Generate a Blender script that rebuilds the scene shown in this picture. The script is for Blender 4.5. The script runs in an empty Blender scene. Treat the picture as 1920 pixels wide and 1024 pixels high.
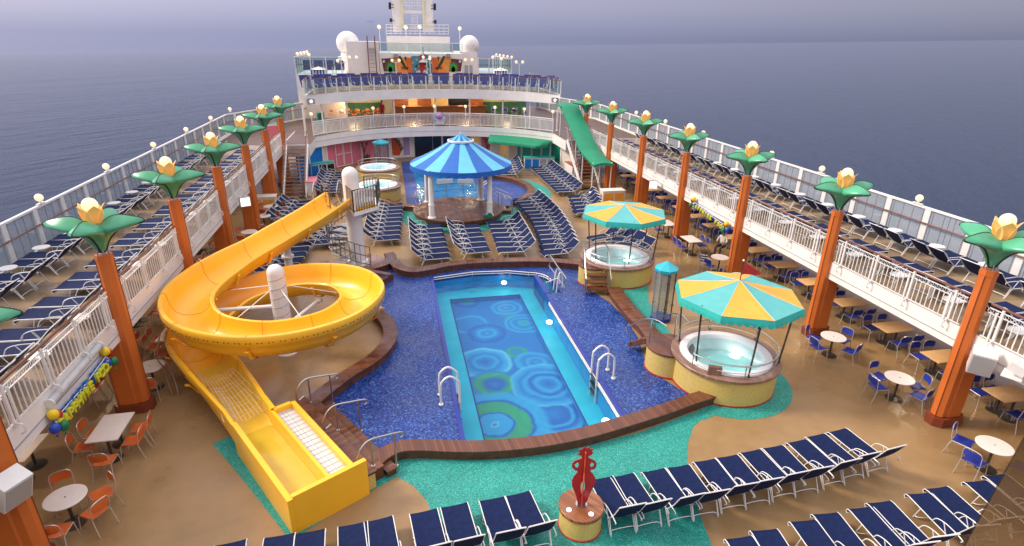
import bpy, bmesh, math, random
from mathutils import Vector, Matrix, geometry
random.seed(7)
R = math.radians; PI = math.pi
sc = bpy.context.scene
col = sc.collection

# ---------------------------------------------------------------- camera (metres; X across the ship, Y along it, Z up)
CX, CZ, YAW, PITCH, ROLL, FOC, UX, UY = -3.6644, 10.0383, 0.2082, 0.39, 0.016, 1068.7736, 959.945, 511.997
def cam_axes():
    cy, sy, cp, sp = math.cos(YAW), math.sin(YAW), math.cos(PITCH), math.sin(PITCH)
    f = Vector((sy*cp, cy*cp, -sp)); r = Vector((cy, -sy, 0)); u = r.cross(f)
    c, s = math.cos(ROLL), math.sin(ROLL)
    return c*r + s*u, -s*r + c*u, f
CR, CU, CF = cam_axes()
CAM = Vector((CX, 0, CZ))
def ray(px, py): return (px-UX)/FOC*CR - (py-UY)/FOC*CU + CF
def at(px, py, z=0.0):
    """survey: where the line of sight through a photo pixel meets the level z"""
    d = ray(px, py); return CAM + d*((z-CZ)/d.z)
def aty(px, py, Y):
    d = ray(px, py); return CAM + d*(Y/d.y)
def atx(px, py, X):
    d = ray(px, py); return CAM + d*((X-CX)/d.x)

# ---------------------------------------------------------------- mesh builder
class MB:
    def __init__(s): s.v = []; s.f = []; s.mi = []
    def add(s, vs, fs, mi=0):
        o = len(s.v); s.v += [tuple(p) for p in vs]
        for q in fs: s.f.append(tuple(i+o for i in q)); s.mi.append(mi)
    def box(s, cx, cy, cz, sx, sy, sz, rz=0.0, mi=0, rx=0.0, ry=0.0):
        m = Matrix.Translation((cx, cy, cz)) @ Matrix.Rotation(rz, 4, 'Z') @ Matrix.Rotation(ry, 4, 'Y') @ Matrix.Rotation(rx, 4, 'X')
        vs = [m @ Vector((x*sx/2, y*sy/2, z*sz/2)) for x in (-1, 1) for y in (-1, 1) for z in (-1, 1)]
        s.add(vs, [(0,1,3,2),(4,6,7,5),(0,4,5,1),(2,3,7,6),(0,2,6,4),(1,5,7,3)], mi)
        return s
    def bar(s, p, q, w, h, mi=0):
        """rectangular bar from p to q, w sideways, h upwards"""
        p = Vector(p); q = Vector(q); d = (q-p).normalized()
        up = Vector((0,0,1)) if abs(d.z) < .95 else Vector((0,1,0))
        a = d.cross(up).normalized(); b = a.cross(d)
        vs = [e + a*(i*w/2) + b*(j*h/2) for e in (p, q) for i, j in ((-1,-1),(1,-1),(1,1),(-1,1))]
        s.add(vs, [(3,2,1,0),(4,5,6,7),(0,1,5,4),(1,2,6,5),(2,3,7,6),(3,0,4,7)], mi)
        return s
    def tube(s, pts, r, n=6, closed=False, mi=0, r1=None):
        pts = [Vector(p) for p in pts]; k = len(pts); rings = []
        tans = []
        for i in range(k):
            a = pts[i-1] if (i > 0 or closed) else pts[i]
            b = pts[(i+1) % k] if (i < k-1 or closed) else pts[i]
            t = b-a; tans.append(t.normalized() if t.length > 1e-9 else Vector((0,0,1)))
        t0 = tans[0]; nrm = t0.cross(Vector((0,0,1)))
        if nrm.length < 1e-3: nrm = t0.cross(Vector((0,1,0)))
        nrm.normalize(); vs = []
        for i in range(k):
            t = tans[i]; nrm = nrm - t*nrm.dot(t)
            if nrm.length < 1e-6: nrm = t.orthogonal()
            nrm.normalize(); b = t.cross(nrm)
            rr = r if r1 is None else r + (r1-r)*i/(k-1)
            vs += [pts[i] + (nrm*math.cos(2*PI*j/n) + b*math.sin(2*PI*j/n))*rr for j in range(n)]
        fs = []
        for i in range(k if closed else k-1):
            a, b = i*n, ((i+1) % k)*n
            fs += [(a+j, a+(j+1) % n, b+(j+1) % n, b+j) for j in range(n)]
        if not closed: fs += [tuple(range(n-1, -1, -1)), tuple((k-1)*n+j for j in range(n))]
        s.add(vs, fs, mi); return s
    def cyl(s, p, q, r, r1=None, n=12, mi=0): return s.tube([p, q], r, n, False, mi, r1)
    def prism(s, poly, z0, z1, mi=0, mside=None, bottom=True):
        poly = [(p[0], p[1]) for p in poly]
        if sum(poly[i-1][0]*poly[i][1]-poly[i][0]*poly[i-1][1] for i in range(len(poly))) < 0: poly = poly[::-1]
        n = len(poly); tri = geometry.tessellate_polygon([[Vector((x, y, 0)) for x, y in poly]])
        def fix(t):
            a, b, c = (poly[i] for i in t)
            return t if (b[0]-a[0])*(c[1]-a[1])-(b[1]-a[1])*(c[0]-a[0]) > 0 else t[::-1]
        tri = [fix(tuple(t)) for t in tri]
        s.add([(x, y, z1) for x, y in poly], tri, mi)
        if bottom: s.add([(x, y, z0) for x, y in poly], [t[::-1] for t in tri], mi)
        if abs(z1-z0) > 1e-9:
            s.add([(x, y, z0) for x, y in poly] + [(x, y, z1) for x, y in poly],
                  [(i, (i+1) % n, n+(i+1) % n, n+i) for i in range(n)], mi if mside is None else mside)
        return s
    def sheet(s, poly, z, mi=0):
        poly = [(p[0], p[1]) for p in poly]
        tri = geometry.tessellate_polygon([[Vector((x, y, 0)) for x, y in poly]])
        out = []
        for t in tri:
            a, b, c = (poly[i] for i in t)
            out.append(tuple(t) if (b[0]-a[0])*(c[1]-a[1])-(b[1]-a[1])*(c[0]-a[0]) > 0 else tuple(t)[::-1])
        s.add([(x, y, z) for x, y in poly], out, mi); return s
    def lathe(s, prof, cx=0, cy=0, n=24, mi=0, a0=0.0, a1=2*PI, mis=None):
        full = abs(a1-a0-2*PI) < 1e-6; k = n if full else n+1; vs = []
        for r, z in prof: vs += [(cx+r*math.cos(a0+(a1-a0)*j/n), cy+r*math.sin(a0+(a1-a0)*j/n), z) for j in range(k)]
        for i in range(len(prof)-1):
            fs = [(i*k+j, i*k+(j+1) % k, (i+1)*k+(j+1) % k, (i+1)*k+j) for j in range(n)]
            if i == 0: s.add(vs, fs, mi if mis is None else mis[i]); o = len(s.v)-len(vs)
            else:
                for q in fs: s.f.append(tuple(x+o for x in q)); s.mi.append(mi if mis is None else mis[i])
        return s
    def grid(s, rows, mi=0, closed=False, mif=None):
        n = len(rows[0]); vs = [p for r in rows for p in r]; o = len(s.v); s.v += [tuple(p) for p in vs]
        for i in range(len(rows)-1):
            for j in range(n if closed else n-1):
                s.f.append((o+i*n+j, o+i*n+(j+1) % n, o+(i+1)*n+(j+1) % n, o+(i+1)*n+j)); s.mi.append(mi if mif is None else mif(i, j))
        return s
    def ball(s, c, r, n=12, m=8, mi=0, sz=1.0, top=PI/2, bot=-PI/2):
        prof = [(max(1e-4, r*math.cos(bot+(top-bot)*i/m)), c[2]+r*sz*math.sin(bot+(top-bot)*i/m)) for i in range(m+1)]
        return s.lathe(prof, c[0], c[1], n, mi)
    def build(s, name, mats, parent=None, smooth=35, loc=None):
        me = bpy.data.meshes.new(name); me.from_pydata(s.v, [], s.f)
        if not isinstance(mats, (list, tuple)): mats = [mats]
        for m in mats: me.materials.append(m)
        if len(mats) > 1: me.polygons.foreach_set('material_index', s.mi)
        if smooth:
            me.polygons.foreach_set('use_smooth', [True]*len(me.polygons)); me.set_sharp_from_angle(angle=R(smooth))
        me.update()
        o = bpy.data.objects.new(name, me); col.objects.link(o)
        if parent is not None: o.parent = parent
        if loc is not None: o.location = loc
        return o

def thicken(mb, rows, t, mi=0, mib=None):
    """closed shell of a grid of points, thickness t along its normals"""
    n = len(rows); m = len(rows[0]); P = [[Vector(p) for p in r] for r in rows]; Q = []
    for i in range(n):
        q = []
        for j in range(m):
            a = P[min(i+1, n-1)][j]-P[max(i-1, 0)][j]; b = P[i][min(j+1, m-1)]-P[i][max(j-1, 0)][:] if False else P[i][min(j+1, m-1)]-P[i][max(j-1, 0)]
            nn = a.cross(b); nn = nn.normalized() if nn.length > 1e-9 else Vector((0,0,1))
            q.append(P[i][j]-nn*t)
        Q.append(q)
    mb.grid(P, mi); mb.grid([r[::-1] for r in Q], mi if mib is None else mib)
    edge = [(i, 0) for i in range(n)] + [(n-1, j) for j in range(1, m)] + [(i, m-1) for i in range(n-2, -1, -1)] + [(0, j) for j in range(m-2, 0, -1)]
    mb.grid([[Q[i][j] for i, j in edge], [P[i][j] for i, j in edge]], mi, closed=True)

def tag(o, label=None, cat=None, group=None, kind=None):
    if label: o['label'] = label
    if cat: o['category'] = cat
    if group: o['group'] = group
    if kind: o['kind'] = kind
    return o
def thing(name, label, cat, loc=(0,0,0), rz=0.0, group=None):
    o = bpy.data.objects.new(name, None); col.objects.link(o); o.empty_display_size = .2
    o.location = loc; o.rotation_euler = (0, 0, rz)
    return tag(o, label, cat, group)
KIDS = {}
def copy_tree(o, loc, rz, label, group=None):
    c = o.copy(); col.objects.link(c); c.location = loc; c.rotation_euler = (0, 0, rz); c['label'] = label
    if group: c['group'] = group
    for ch in KIDS[o.name]:
        d = ch.copy(); col.objects.link(d); d.parent = c
        for g in KIDS.get(ch.name, ()):
            e = g.copy(); col.objects.link(e); e.parent = d
    return c
def remember(o):
    KIDS[o.name] = [c for c in col.objects if c.parent == o]
    for c in KIDS[o.name]: KIDS[c.name] = [g for g in col.objects if g.parent == c]
ORD = 'first second third fourth fifth sixth seventh eighth ninth tenth eleventh twelfth thirteenth fourteenth fifteenth sixteenth seventeenth eighteenth nineteenth twentieth'.split()
TENS = {2: 'twenty', 3: 'thirty', 4: 'forty', 5: 'fifty'}
def ordw(n):
    if n <= 20: return ORD[n-1]
    t, u = divmod(n, 10)
    return (TENS[t].replace('ty', 'tieth') if u == 0 else TENS[t]+'-'+ORD[u-1])

def bez(pts, k=8, closed=False):
    """Catmull-Rom through the points"""
    pts = [Vector(p) for p in pts]; n = len(pts); out = []
    for i in range(n if closed else n-1):
        p0 = pts[i-1] if (i > 0 or closed) else pts[0]*2-pts[1]
        p1 = pts[i]; p2 = pts[(i+1) % n]
        p3 = pts[(i+2) % n] if (i+2 < n or closed) else p2*2-p1
        for j in range(k):
            t = j/k
            out.append(.5*((2*p1)+(p2-p0)*t+(2*p0-5*p1+4*p2-p3)*t*t+(3*p1-p0-3*p2+p3)*t**3))
    if not closed: out.append(pts[-1])
    return out
def arc(cx, cy, r, a0, a1, n, z=0.0): return [Vector((cx+r*math.cos(R(a0+(a1-a0)*i/n)), cy+r*math.sin(R(a0+(a1-a0)*i/n)), z)) for i in range(n+1)]

# balloon letters, cut from the built-in font
LETTERS = {}
for ch in 'SAPHIREOL':
    for k_, (sz, ex) in enumerate(((1.0, .09), (1.24, .10))):
        cu = bpy.data.curves.new('letter', 'FONT'); cu.body = ch; cu.size = sz; cu.extrude = ex; cu.bevel_depth = .035; cu.align_x = 'CENTER'; cu.align_y = 'TOP'; cu.resolution_u = 4
        t0 = bpy.data.objects.new('letter', cu); col.objects.link(t0); LETTERS[ch, k_] = bpy.data.meshes.new_from_object(t0.evaluated_get(bpy.context.evaluated_depsgraph_get()))
        bpy.data.objects.remove(t0); bpy.data.curves.remove(cu)
# ---------------------------------------------------------------- materials
def srgb(r, g, b):
    f = lambda c: (c/255/12.92 if c/255 <= .04045 else ((c/255+.055)/1.055)**2.4)
    return (f(r), f(g), f(b))
def M(name, c, rough=.5, metal=0.0, var=.10, scale=3.0, bump=0.0, bscale=60.0, em=None, ems=0.0, coat=0.0, rvar=0.0, spec=None, detail=4.0):
    m = bpy.data.materials.new(name); m.use_nodes = True; nt = m.node_tree; b = nt.nodes['Principled BSDF']
    b.inputs['Roughness'].default_value = rough; b.inputs['Metallic'].default_value = metal
    if spec is not None: b.inputs['Specular IOR Level'].default_value = spec
    if coat: b.inputs['Coat Weight'].default_value = coat; b.inputs['Coat Roughness'].default_value = .12
    tc = nt.nodes.new('ShaderNodeTexCoord')
    if var or rvar:
        n = nt.nodes.new('ShaderNodeTexNoise'); n.inputs['Scale'].default_value = scale; n.inputs['Detail'].default_value = detail
        nt.links.new(tc.outputs['Object'], n.inputs['Vector'])
        rp = nt.nodes.new('ShaderNodeValToRGB'); e = rp.color_ramp.elements
        e[0].position = .3; e[1].position = .7
        e[0].color = tuple(x*(1-var) for x in c)+(1,); e[1].color = tuple(min(1, x*(1+var)) for x in c)+(1,)
        nt.links.new(n.outputs['Fac'], rp.inputs['Fac']); nt.links.new(rp.outputs['Color'], b.inputs['Base Color'])
        if rvar:
            mr = nt.nodes.new('ShaderNodeMapRange'); mr.inputs['From Min'].default_value = .3; mr.inputs['From Max'].default_value = .7
            mr.inputs['To Min'].default_value = max(.02, rough-rvar); mr.inputs['To Max'].default_value = min(1, rough+rvar)
            nt.links.new(n.outputs['Fac'], mr.inputs['Value']); nt.links.new(mr.outputs['Result'], b.inputs['Roughness'])
    else: b.inputs['Base Color'].default_value = tuple(c)+(1,)
    if bump:
        n2 = nt.nodes.new('ShaderNodeTexNoise'); n2.inputs['Scale'].default_value = bscale; n2.inputs['Detail'].default_value = 3
        nt.links.new(tc.outputs['Object'], n2.inputs['Vector'])
        bp = nt.nodes.new('ShaderNodeBump'); bp.inputs['Strength'].default_value = bump; bp.inputs['Distance'].default_value = .02
        nt.links.new(n2.outputs['Fac'], bp.inputs['Height']); nt.links.new(bp.outputs['Normal'], b.inputs['Normal'])
    if em:
        b.inputs['Emission Color'].default_value = tuple(em)+(1,); b.inputs['Emission Strength'].default_value = ems
    return m
def nd(nt, t, **kw):
    n = nt.nodes.new(t)
    for k, v in kw.items(): setattr(n, k, v)
    return n
def mth(nt, op, a, b=None, c=None):
    n = nd(nt, 'ShaderNodeMath', operation=op)
    for i, x in enumerate((a, b, c)):
        if x is None: continue
        if isinstance(x, (int, float)): n.inputs[i].default_value = x
        else: nt.links.new(x, n.inputs[i])
    return n.outputs[0]
def mixc(nt, fac, a, b):
    n = nd(nt, 'ShaderNodeMix', data_type='RGBA')
    for i, x in ((0, fac), (6, a), (7, b)):
        if isinstance(x, (int, float)): n.inputs[i].default_value = x
        elif isinstance(x, tuple): n.inputs[i].default_value = x if len(x) == 4 else x+(1,)
        else: nt.links.new(x, n.inputs[i])
    return n.outputs[2]
def speckle(name, cols, scale, rough=.5, var=.0, vscale=1.0, rvar=0.0, coat=0.0):
    """small coloured chips: voronoi cells through a colour ramp"""
    m = bpy.data.materials.new(name); m.use_nodes = True; nt = m.node_tree; b = nt.nodes['Principled BSDF']; L = nt.links.new
    tc = nd(nt, 'ShaderNodeTexCoord'); v = nd(nt, 'ShaderNodeTexVoronoi'); v.inputs['Scale'].default_value = scale
    L(tc.outputs['Object'], v.inputs['Vector'])
    sp = nd(nt, 'ShaderNodeSeparateColor'); L(v.outputs['Color'], sp.inputs[0])
    rp = nd(nt, 'ShaderNodeValToRGB'); rp.color_ramp.interpolation = 'CONSTANT'; e = rp.color_ramp.elements
    while len(e) < len(cols): e.new(.5)
    for i, (p, c) in enumerate(cols): e[i].position = p; e[i].color = tuple(c)+(1,)
    L(sp.outputs[0], rp.inputs['Fac']); out = rp.outputs['Color']
    n = nd(nt, 'ShaderNodeTexNoise'); n.inputs['Scale'].default_value = vscale; n.inputs['Detail'].default_value = 5; L(tc.outputs['Object'], n.inputs['Vector'])
    if var:
        mr = nd(nt, 'ShaderNodeMapRange'); mr.inputs['From Min'].default_value = .3; mr.inputs['From Max'].default_value = .7
        mr.inputs['To Min'].default_value = 1-var; mr.inputs['To Max'].default_value = 1+var; L(n.outputs['Fac'], mr.inputs['Value'])
        vm = nd(nt, 'ShaderNodeVectorMath', operation='SCALE'); L(out, vm.inputs[0]); L(mr.outputs[0], vm.inputs['Scale']); out = vm.outputs[0]
    L(out, b.inputs['Base Color']); b.inputs['Roughness'].default_value = rough
    if rvar:
        mr = nd(nt, 'ShaderNodeMapRange'); mr.inputs['From Min'].default_value = .4; mr.inputs['From Max'].default_value = .6
        mr.inputs['To Min'].default_value = rough-rvar; mr.inputs['To Max'].default_value = rough+rvar; L(n.outputs['Fac'], mr.inputs['Value']); L(mr.outputs[0], b.inputs['Roughness'])
    if coat: b.inputs['Coat Weight'].default_value = coat
    return m
def glassy(name, tint, alpha, rough=.03, edge=.5):
    """a pane: mostly clear, tinted, with a fresnel reflection"""
    m = bpy.data.materials.new(name); m.use_nodes = True; nt = m.node_tree; L = nt.links.new
    nt.nodes.remove(nt.nodes['Principled BSDF']); out = nt.nodes['Material Output']
    tr = nd(nt, 'ShaderNodeBsdfTransparent'); tr.inputs[0].default_value = tuple(tint)+(1,)
    df = nd(nt, 'ShaderNodeBsdfDiffuse'); df.inputs[0].default_value = tuple(tint)+(1,)
    gl = nd(nt, 'ShaderNodeBsdfGlossy'); gl.inputs['Roughness'].default_value = rough
    m1 = nd(nt, 'ShaderNodeMixShader'); m1.inputs[0].default_value = alpha; L(tr.outputs[0], m1.inputs[1]); L(df.outputs[0], m1.inputs[2])
    fr = nd(nt, 'ShaderNodeFresnel'); fr.inputs[0].default_value = 1.4
    m2 = nd(nt, 'ShaderNodeMixShader'); L(mth(nt, 'MULTIPLY', fr.outputs[0], edge), m2.inputs[0]); L(m1.outputs[0], m2.inputs[1]); L(gl.outputs[0], m2.inputs[2])
    L(m2.outputs[0], out.inputs['Surface']); return m
def planks(name, c1, c2, width=.11, rough=.45, ang=0.0, radial=None):
    """boards: stripes of slightly different brown with dark seams; radial=(cx,cy) makes them follow a ring"""
    m = bpy.data.materials.new(name); m.use_nodes = True; nt = m.node_tree; b = nt.nodes['Principled BSDF']; L = nt.links.new
    tc = nd(nt, 'ShaderNodeTexCoord'); sp = nd(nt, 'ShaderNodeSeparateXYZ'); L(tc.outputs['Object'], sp.inputs[0])
    x = mth(nt, 'ADD', mth(nt, 'MULTIPLY', sp.outputs[0], math.cos(ang)), mth(nt, 'MULTIPLY', sp.outputs[1], math.sin(ang)))
    t = mth(nt, 'DIVIDE', x, width); fl = mth(nt, 'FLOOR', t); fr = mth(nt, 'FRACT', t)
    wn = nd(nt, 'ShaderNodeTexWhiteNoise', noise_dimensions='1D'); L(fl, wn.inputs['W'])
    n = nd(nt, 'ShaderNodeTexNoise'); n.inputs['Scale'].default_value = 1.3; n.inputs['Detail'].default_value = 6; L(tc.outputs['Object'], n.inputs['Vector'])
    f = mth(nt, 'ADD', mth(nt, 'MULTIPLY', wn.outputs[0], .55), mth(nt, 'MULTIPLY', n.outputs[0], .6))
    f = mth(nt, 'SUBTRACT', f, .12)
    cc = mixc(nt, f, c1, c2)
    seam = mth(nt, 'LESS_THAN', fr, .10)
    L(mixc(nt, mth(nt, 'MULTIPLY', seam, .7), cc, tuple(x*.25 for x in c1)), b.inputs['Base Color'])
    mr = nd(nt, 'ShaderNodeMapRange'); mr.inputs['From Min'].default_value = .4; mr.inputs['From Max'].default_value = .62
    mr.inputs['To Min'].default_value = rough-.25; mr.inputs['To Max'].default_value = rough+.15; L(n.outputs[0], mr.inputs['Value']); L(mr.outputs[0], b.inputs['Roughness'])
    return m

WHITE = M('white_paint', (.84,.80,.76), .35, var=.05, scale=1.2)
WHITE2 = M('white_metal', (.74,.73,.71), .3, var=.04, scale=4)
CREAM = M('cream_paint', (.72,.66,.56), .5, var=.07)
STEEL = M('brushed_steel', (.55,.53,.5), .28, 1.0, var=.08)
DARKSTEEL = M('dark_bronze_tube', (.10,.085,.07), .35, .7, var=.1)
NAVY = M('navy_sling', (.006,.014,.062), .75, var=.22, scale=9, bump=.25, bscale=220, spec=.16)
BLACK = M('black_rubber', (.012,.012,.014), .55, var=.1)
ORANGE = M('orange_paint', (.58,.145,.026), .38, var=.10, scale=.9)
RUST = M('rust_red_paint', (.19,.040,.018), .4, var=.12)
HANDRAIL = M('varnished_rail', (.17,.062,.030), .3, var=.2, scale=2)
YELLOW = M('yellow_gelcoat', (.94,.485,.022), .36, var=.07, scale=.8, coat=.15)
YELLOWIN = M('wet_yellow_gelcoat', (.76,.51,.055), .22, var=.10, scale=.7, coat=.3)
TUBSIDE = M('yellow_mosaic_side', (.60,.45,.13), .5, var=.10, scale=16, bump=.15, bscale=40)
REDLINE = M('red_trim', (.35,.03,.015), .4)
GREEN = M('green_awning', (.0,.22,.11), .62, var=.08, scale=1.5, bump=.1, bscale=90)
LEAF = M('green_petal', (.065,.35,.19), .30, var=.25, scale=1.2)
LEAFEDGE = M('dark_leaf_rim', (.012,.022,.014), .5)
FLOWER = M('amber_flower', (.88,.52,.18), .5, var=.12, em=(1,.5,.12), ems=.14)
GLOBE = M('lit_globe', (.55,.45,.34), .3, var=0, em=(1.0,.76,.46), ems=.55)
TEALC = M('teal_canvas', (.09,.40,.40), .6, var=.06, bump=.1, bscale=120)
TEALD = M('teal_valance', (.02,.42,.36), .6, var=.1)
ORANGEC = M('orange_canvas', (.82,.36,.042), .6, var=.06, bump=.1, bscale=120)
BLUEC = M('royal_blue_canvas', (.006,.115,.45), .55, var=.08)
BLUEL = M('light_blue_canvas', (.11,.47,.66), .55, var=.06)
BLUEV = M('periwinkle_canvas', (.12,.21,.58), .55, var=.08)
TILEBLUE = M('cobalt_tile_edge', (.012,.03,.26), .3, var=.1)
TUBWHITE = M('tub_shell', (.82,.84,.86), .15, var=.02)
GREY = M('grey_metal', (.32,.32,.33), .4, var=.1)
LGREY = M('speaker_grille', (.42,.42,.42), .6, var=.12, scale=120)
TABLE = M('table_laminate', (.74,.66,.61), .35, var=.05)
TABLETAN = M('tan_table_laminate', (.74,.47,.22), .35, var=.08)
CHAIRO = M('orange_chair_shell', (.62,.13,.025), .4, var=.08)
CHAIRB = M('blue_chair_shell', (.016,.035,.30), .45, var=.1)
ALU = M('chair_tube', (.62,.58,.54), .3, .6, var=.06)
PINK = M('pink_boarding', (.76,.20,.28), .5, var=.06)
BOARDBLUE = M('blue_boarding', (.0,.19,.60), .45, var=.06)
BOARDTEAL = M('teal_boarding', (.04,.50,.42), .5, var=.06)
BOARDGREEN = M('deep_green_boarding', (.0,.19,.12), .5, var=.08)
GLASSDARK = M('dark_window', (.012,.015,.025), .08, var=.2)
WARMWALL = M('warm_glow_wall', (.50,.33,.14), .6, var=.35, scale=1.3, em=(1,.62,.25), ems=.10)  # weak emission stands in for interior lamplight on the walls
BARWOOD = M('glowing_bar_wood', (.24,.065,.022), .35, var=.25, scale=2.5, em=(1,.4,.1), ems=.03)  # wood with a slight glow added, imitating the bar's lamplight
SCREEN = M('lit_panel', (.9,.9,.9), .4, var=0, em=(1,.95,.85), ems=.7)
RED = M('red_lacquer', (.36,.012,.028), .3, var=.12)
REDFLAG = M('red_flag', (.42,.02,.025), .6, var=.15)
HANDO = M('orange_lacquer', (.66,.11,.015), .3, var=.1)
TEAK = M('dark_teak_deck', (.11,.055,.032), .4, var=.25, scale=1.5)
SOIL = M('terracotta_pot', (.32,.06,.03), .6)
PALM = M('spiky_leaf', (.10,.17,.06), .5, var=.4, scale=5)
PALMD = M('dusky_leaf', (.05,.045,.03), .6, var=.4, scale=5)
WOOD = planks('ipe_boards', (.060,.020,.010), (.24,.085,.042), .10)
WOODY = planks('ipe_boards_across', (.060,.020,.010), (.23,.085,.042), .11, ang=R(90))
WOODSIDE = M('ipe_side', (.11,.038,.018), .5, var=.4, scale=5)
WOODWET = planks('wet_ipe_boards', (.20,.10,.07), (.36,.22,.16), .10, rough=.35)
GLASS = glassy('clear_windscreen', (.72,.78,.84), .32)
GLASSG = glassy('green_tinted_glass', (.78,.86,.86), .05, .03, .22)
GLASSSH = glassy('frosted_shower_glass', (.74,.82,.80), .14)
SMOKED = glassy('smoked_glass', (.54,.48,.44), .03, .03, .4)
NETTING = M('white_net', (.75,.55,.35), .7)
SKIN = M('skin', (.35,.18,.11), .55); HAIR = M('dark_hair', (.012,.009,.007), .5)
PINKCLOTH = M('red_dress', (.55,.03,.06), .7); WHITECLOTH = M('white_clothes', (.66,.60,.55), .7); DENIM = M('dark_trousers', (.05,.04,.05), .7)
# ---------------------------------------------------------------- camera, sky, sun, sea
cd = bpy.data.cameras.new('camera'); cam = bpy.data.objects.new('camera', cd); col.objects.link(cam)
cd.sensor_width = 36.0; cd.lens = FOC/1920*36.0; cd.clip_start = .1; cd.clip_end = 200000
cam.matrix_world = Matrix.Translation(CAM) @ Matrix((CR, CU, -CF)).transposed().to_4x4()
sc.camera = cam

SUN_EL, SUN_AZ = R(38), R(-70)          # azimuth from +Y towards +X
world = bpy.data.worlds.new('World'); sc.world = world; world.use_nodes = True
nt = world.node_tree; L = nt.links.new; bg = nt.nodes['Background']; wo = nt.nodes['World Output']
sky = nd(nt, 'ShaderNodeTexSky', sky_type='NISHITA'); sky.sun_disc = False; sky.sun_elevation = SUN_EL; sky.sun_rotation = SUN_AZ
sky.air_density = 1.0; sky.dust_density = 2.5; sky.ozone_density = 1.5
L(sky.outputs[0], bg.inputs['Color']); bg.inputs['Strength'].default_value = .05*.5
tc = nd(nt, 'ShaderNodeTexCoord'); sp = nd(nt, 'ShaderNodeSeparateXYZ'); L(tc.outputs['Generated'], sp.inputs[0])
cl = nd(nt, 'ShaderNodeTexNoise'); cl.inputs['Scale'].default_value = 2.2; cl.inputs['Detail'].default_value = 5
mp = nd(nt, 'ShaderNodeMapping'); mp.inputs['Scale'].default_value = (1, 1, 5); L(tc.outputs['Generated'], mp.inputs[0]); L(mp.outputs[0], cl.inputs['Vector'])
zz = mth(nt, 'ADD', sp.outputs[2], mth(nt, 'MULTIPLY', mth(nt, 'SUBTRACT', cl.outputs[0], .5), .035))
rp = nd(nt, 'ShaderNodeValToRGB'); e = rp.color_ramp.elements; stops = [(0.0, (.165,.18,.295)), (.022, (.185,.20,.325)), (.05, (.22,.215,.34)), (.085, (.245,.215,.335)), (.25, (.46,.43,.56)), (1.0, (1.08,1.0,.95))]
while len(e) < len(stops): e.new(.5)
for i, (p, c) in enumerate(stops): e[i].position = p; e[i].color = c+(1,)
L(zz, rp.inputs['Fac'])
# the overcast is brighter and pinker astern and to port, duller to starboard
az = mth(nt, 'ADD', mth(nt, 'MULTIPLY', sp.outputs[0], -.62), mth(nt, 'MULTIPLY', sp.outputs[1], .55))
az = mth(nt, 'ADD', mth(nt, 'MULTIPLY', az, .55), .64)
lo = nd(nt, 'ShaderNodeMapRange'); lo.inputs['From Min'].default_value = .5; lo.inputs['From Max'].default_value = .08; L(sp.outputs[2], lo.inputs['Value'])
fac = mth(nt, 'ADD', mth(nt, 'MULTIPLY', lo.outputs[0], mth(nt, 'SUBTRACT', az, 1.0)), 1.0)
bg2 = nd(nt, 'ShaderNodeBackground'); L(rp.outputs[0], bg2.inputs['Color']); L(mth(nt, 'MULTIPLY', fac, 1.0), bg2.inputs['Strength'])
ad = nd(nt, 'ShaderNodeAddShader'); L(bg.outputs[0], ad.inputs[0]); L(bg2.outputs[0], ad.inputs[1]); L(ad.outputs[0], wo.inputs['Surface'])

sl = bpy.data.lights.new('sun', 'SUN'); sl.energy = 2.1; sl.angle = R(14); sl.color = (1.0, .87, .72)
so = bpy.data.objects.new('sun', sl); col.objects.link(so)
sd = Vector((math.sin(SUN_AZ)*math.cos(SUN_EL), math.cos(SUN_AZ)*math.cos(SUN_EL), math.sin(SUN_EL)))
so.rotation_euler = sd.to_track_quat('Z', 'Y').to_euler()

sc.view_settings.view_transform = 'Standard'; sc.view_settings.look = 'None'; sc.view_settings.exposure = 0.72; sc.view_settings.gamma = 1.0
sc.render.engine = 'CYCLES'; sc.cycles.max_bounces = 7; sc.cycles.transparent_max_bounces = 16; sc.cycles.use_denoising = True
sc.cycles.caustics_reflective = False; sc.cycles.caustics_refractive = False

# sea: a plane 27 m below the pool deck; the ship heels a little, so it is not quite level with the decks
SN = Vector((-.0235, .0158, 1.0)).normalized()
def sea_mat():
    m = bpy.data.materials.new('sea_water'); m.use_nodes = True; nt = m.node_tree; b = nt.nodes['Principled BSDF']; L = nt.links.new
    b.inputs['Base Color'].default_value = (.010, .026, .066, 1); b.inputs['Roughness'].default_value = .16; b.inputs['IOR'].default_value = 1.33; b.inputs['Specular IOR Level'].default_value = .29
    tc = nd(nt, 'ShaderNodeTexCoord'); mp = nd(nt, 'ShaderNodeMapping'); mp.inputs['Scale'].default_value = (.035, .11, .1); L(tc.outputs['Object'], mp.inputs[0])
    a = nd(nt, 'ShaderNodeTexNoise'); a.inputs['Scale'].default_value = 1.0; a.inputs['Detail'].default_value = 8; a.inputs['Roughness'].default_value = .62; L(mp.outputs[0], a.inputs['Vector'])
    m2 = nd(nt, 'ShaderNodeMapping'); m2.inputs['Scale'].default_value = (.0022, .009, .01); L(tc.outputs['Object'], m2.inputs[0])
    c = nd(nt, 'ShaderNodeTexNoise'); c.inputs['Scale'].default_value = 1.0; c.inputs['Detail'].default_value = 4; L(m2.outputs[0], c.inputs['Vector'])
    bp = nd(nt, 'ShaderNodeBump'); bp.inputs['Strength'].default_value = 1.0; bp.inputs['Distance'].default_value = 4.0; L(a.outputs[0], bp.inputs['Height'])
    bp2 = nd(nt, 'ShaderNodeBump'); bp2.inputs['Strength'].default_value = .6; bp2.inputs['Distance'].default_value = 16; L(c.outputs[0], bp2.inputs['Height']); L(bp.outputs[0], bp2.inputs['Normal'])
    L(bp2.outputs[0], b.inputs['Normal']); return m
mb = MB(); S = 90000.0
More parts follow.
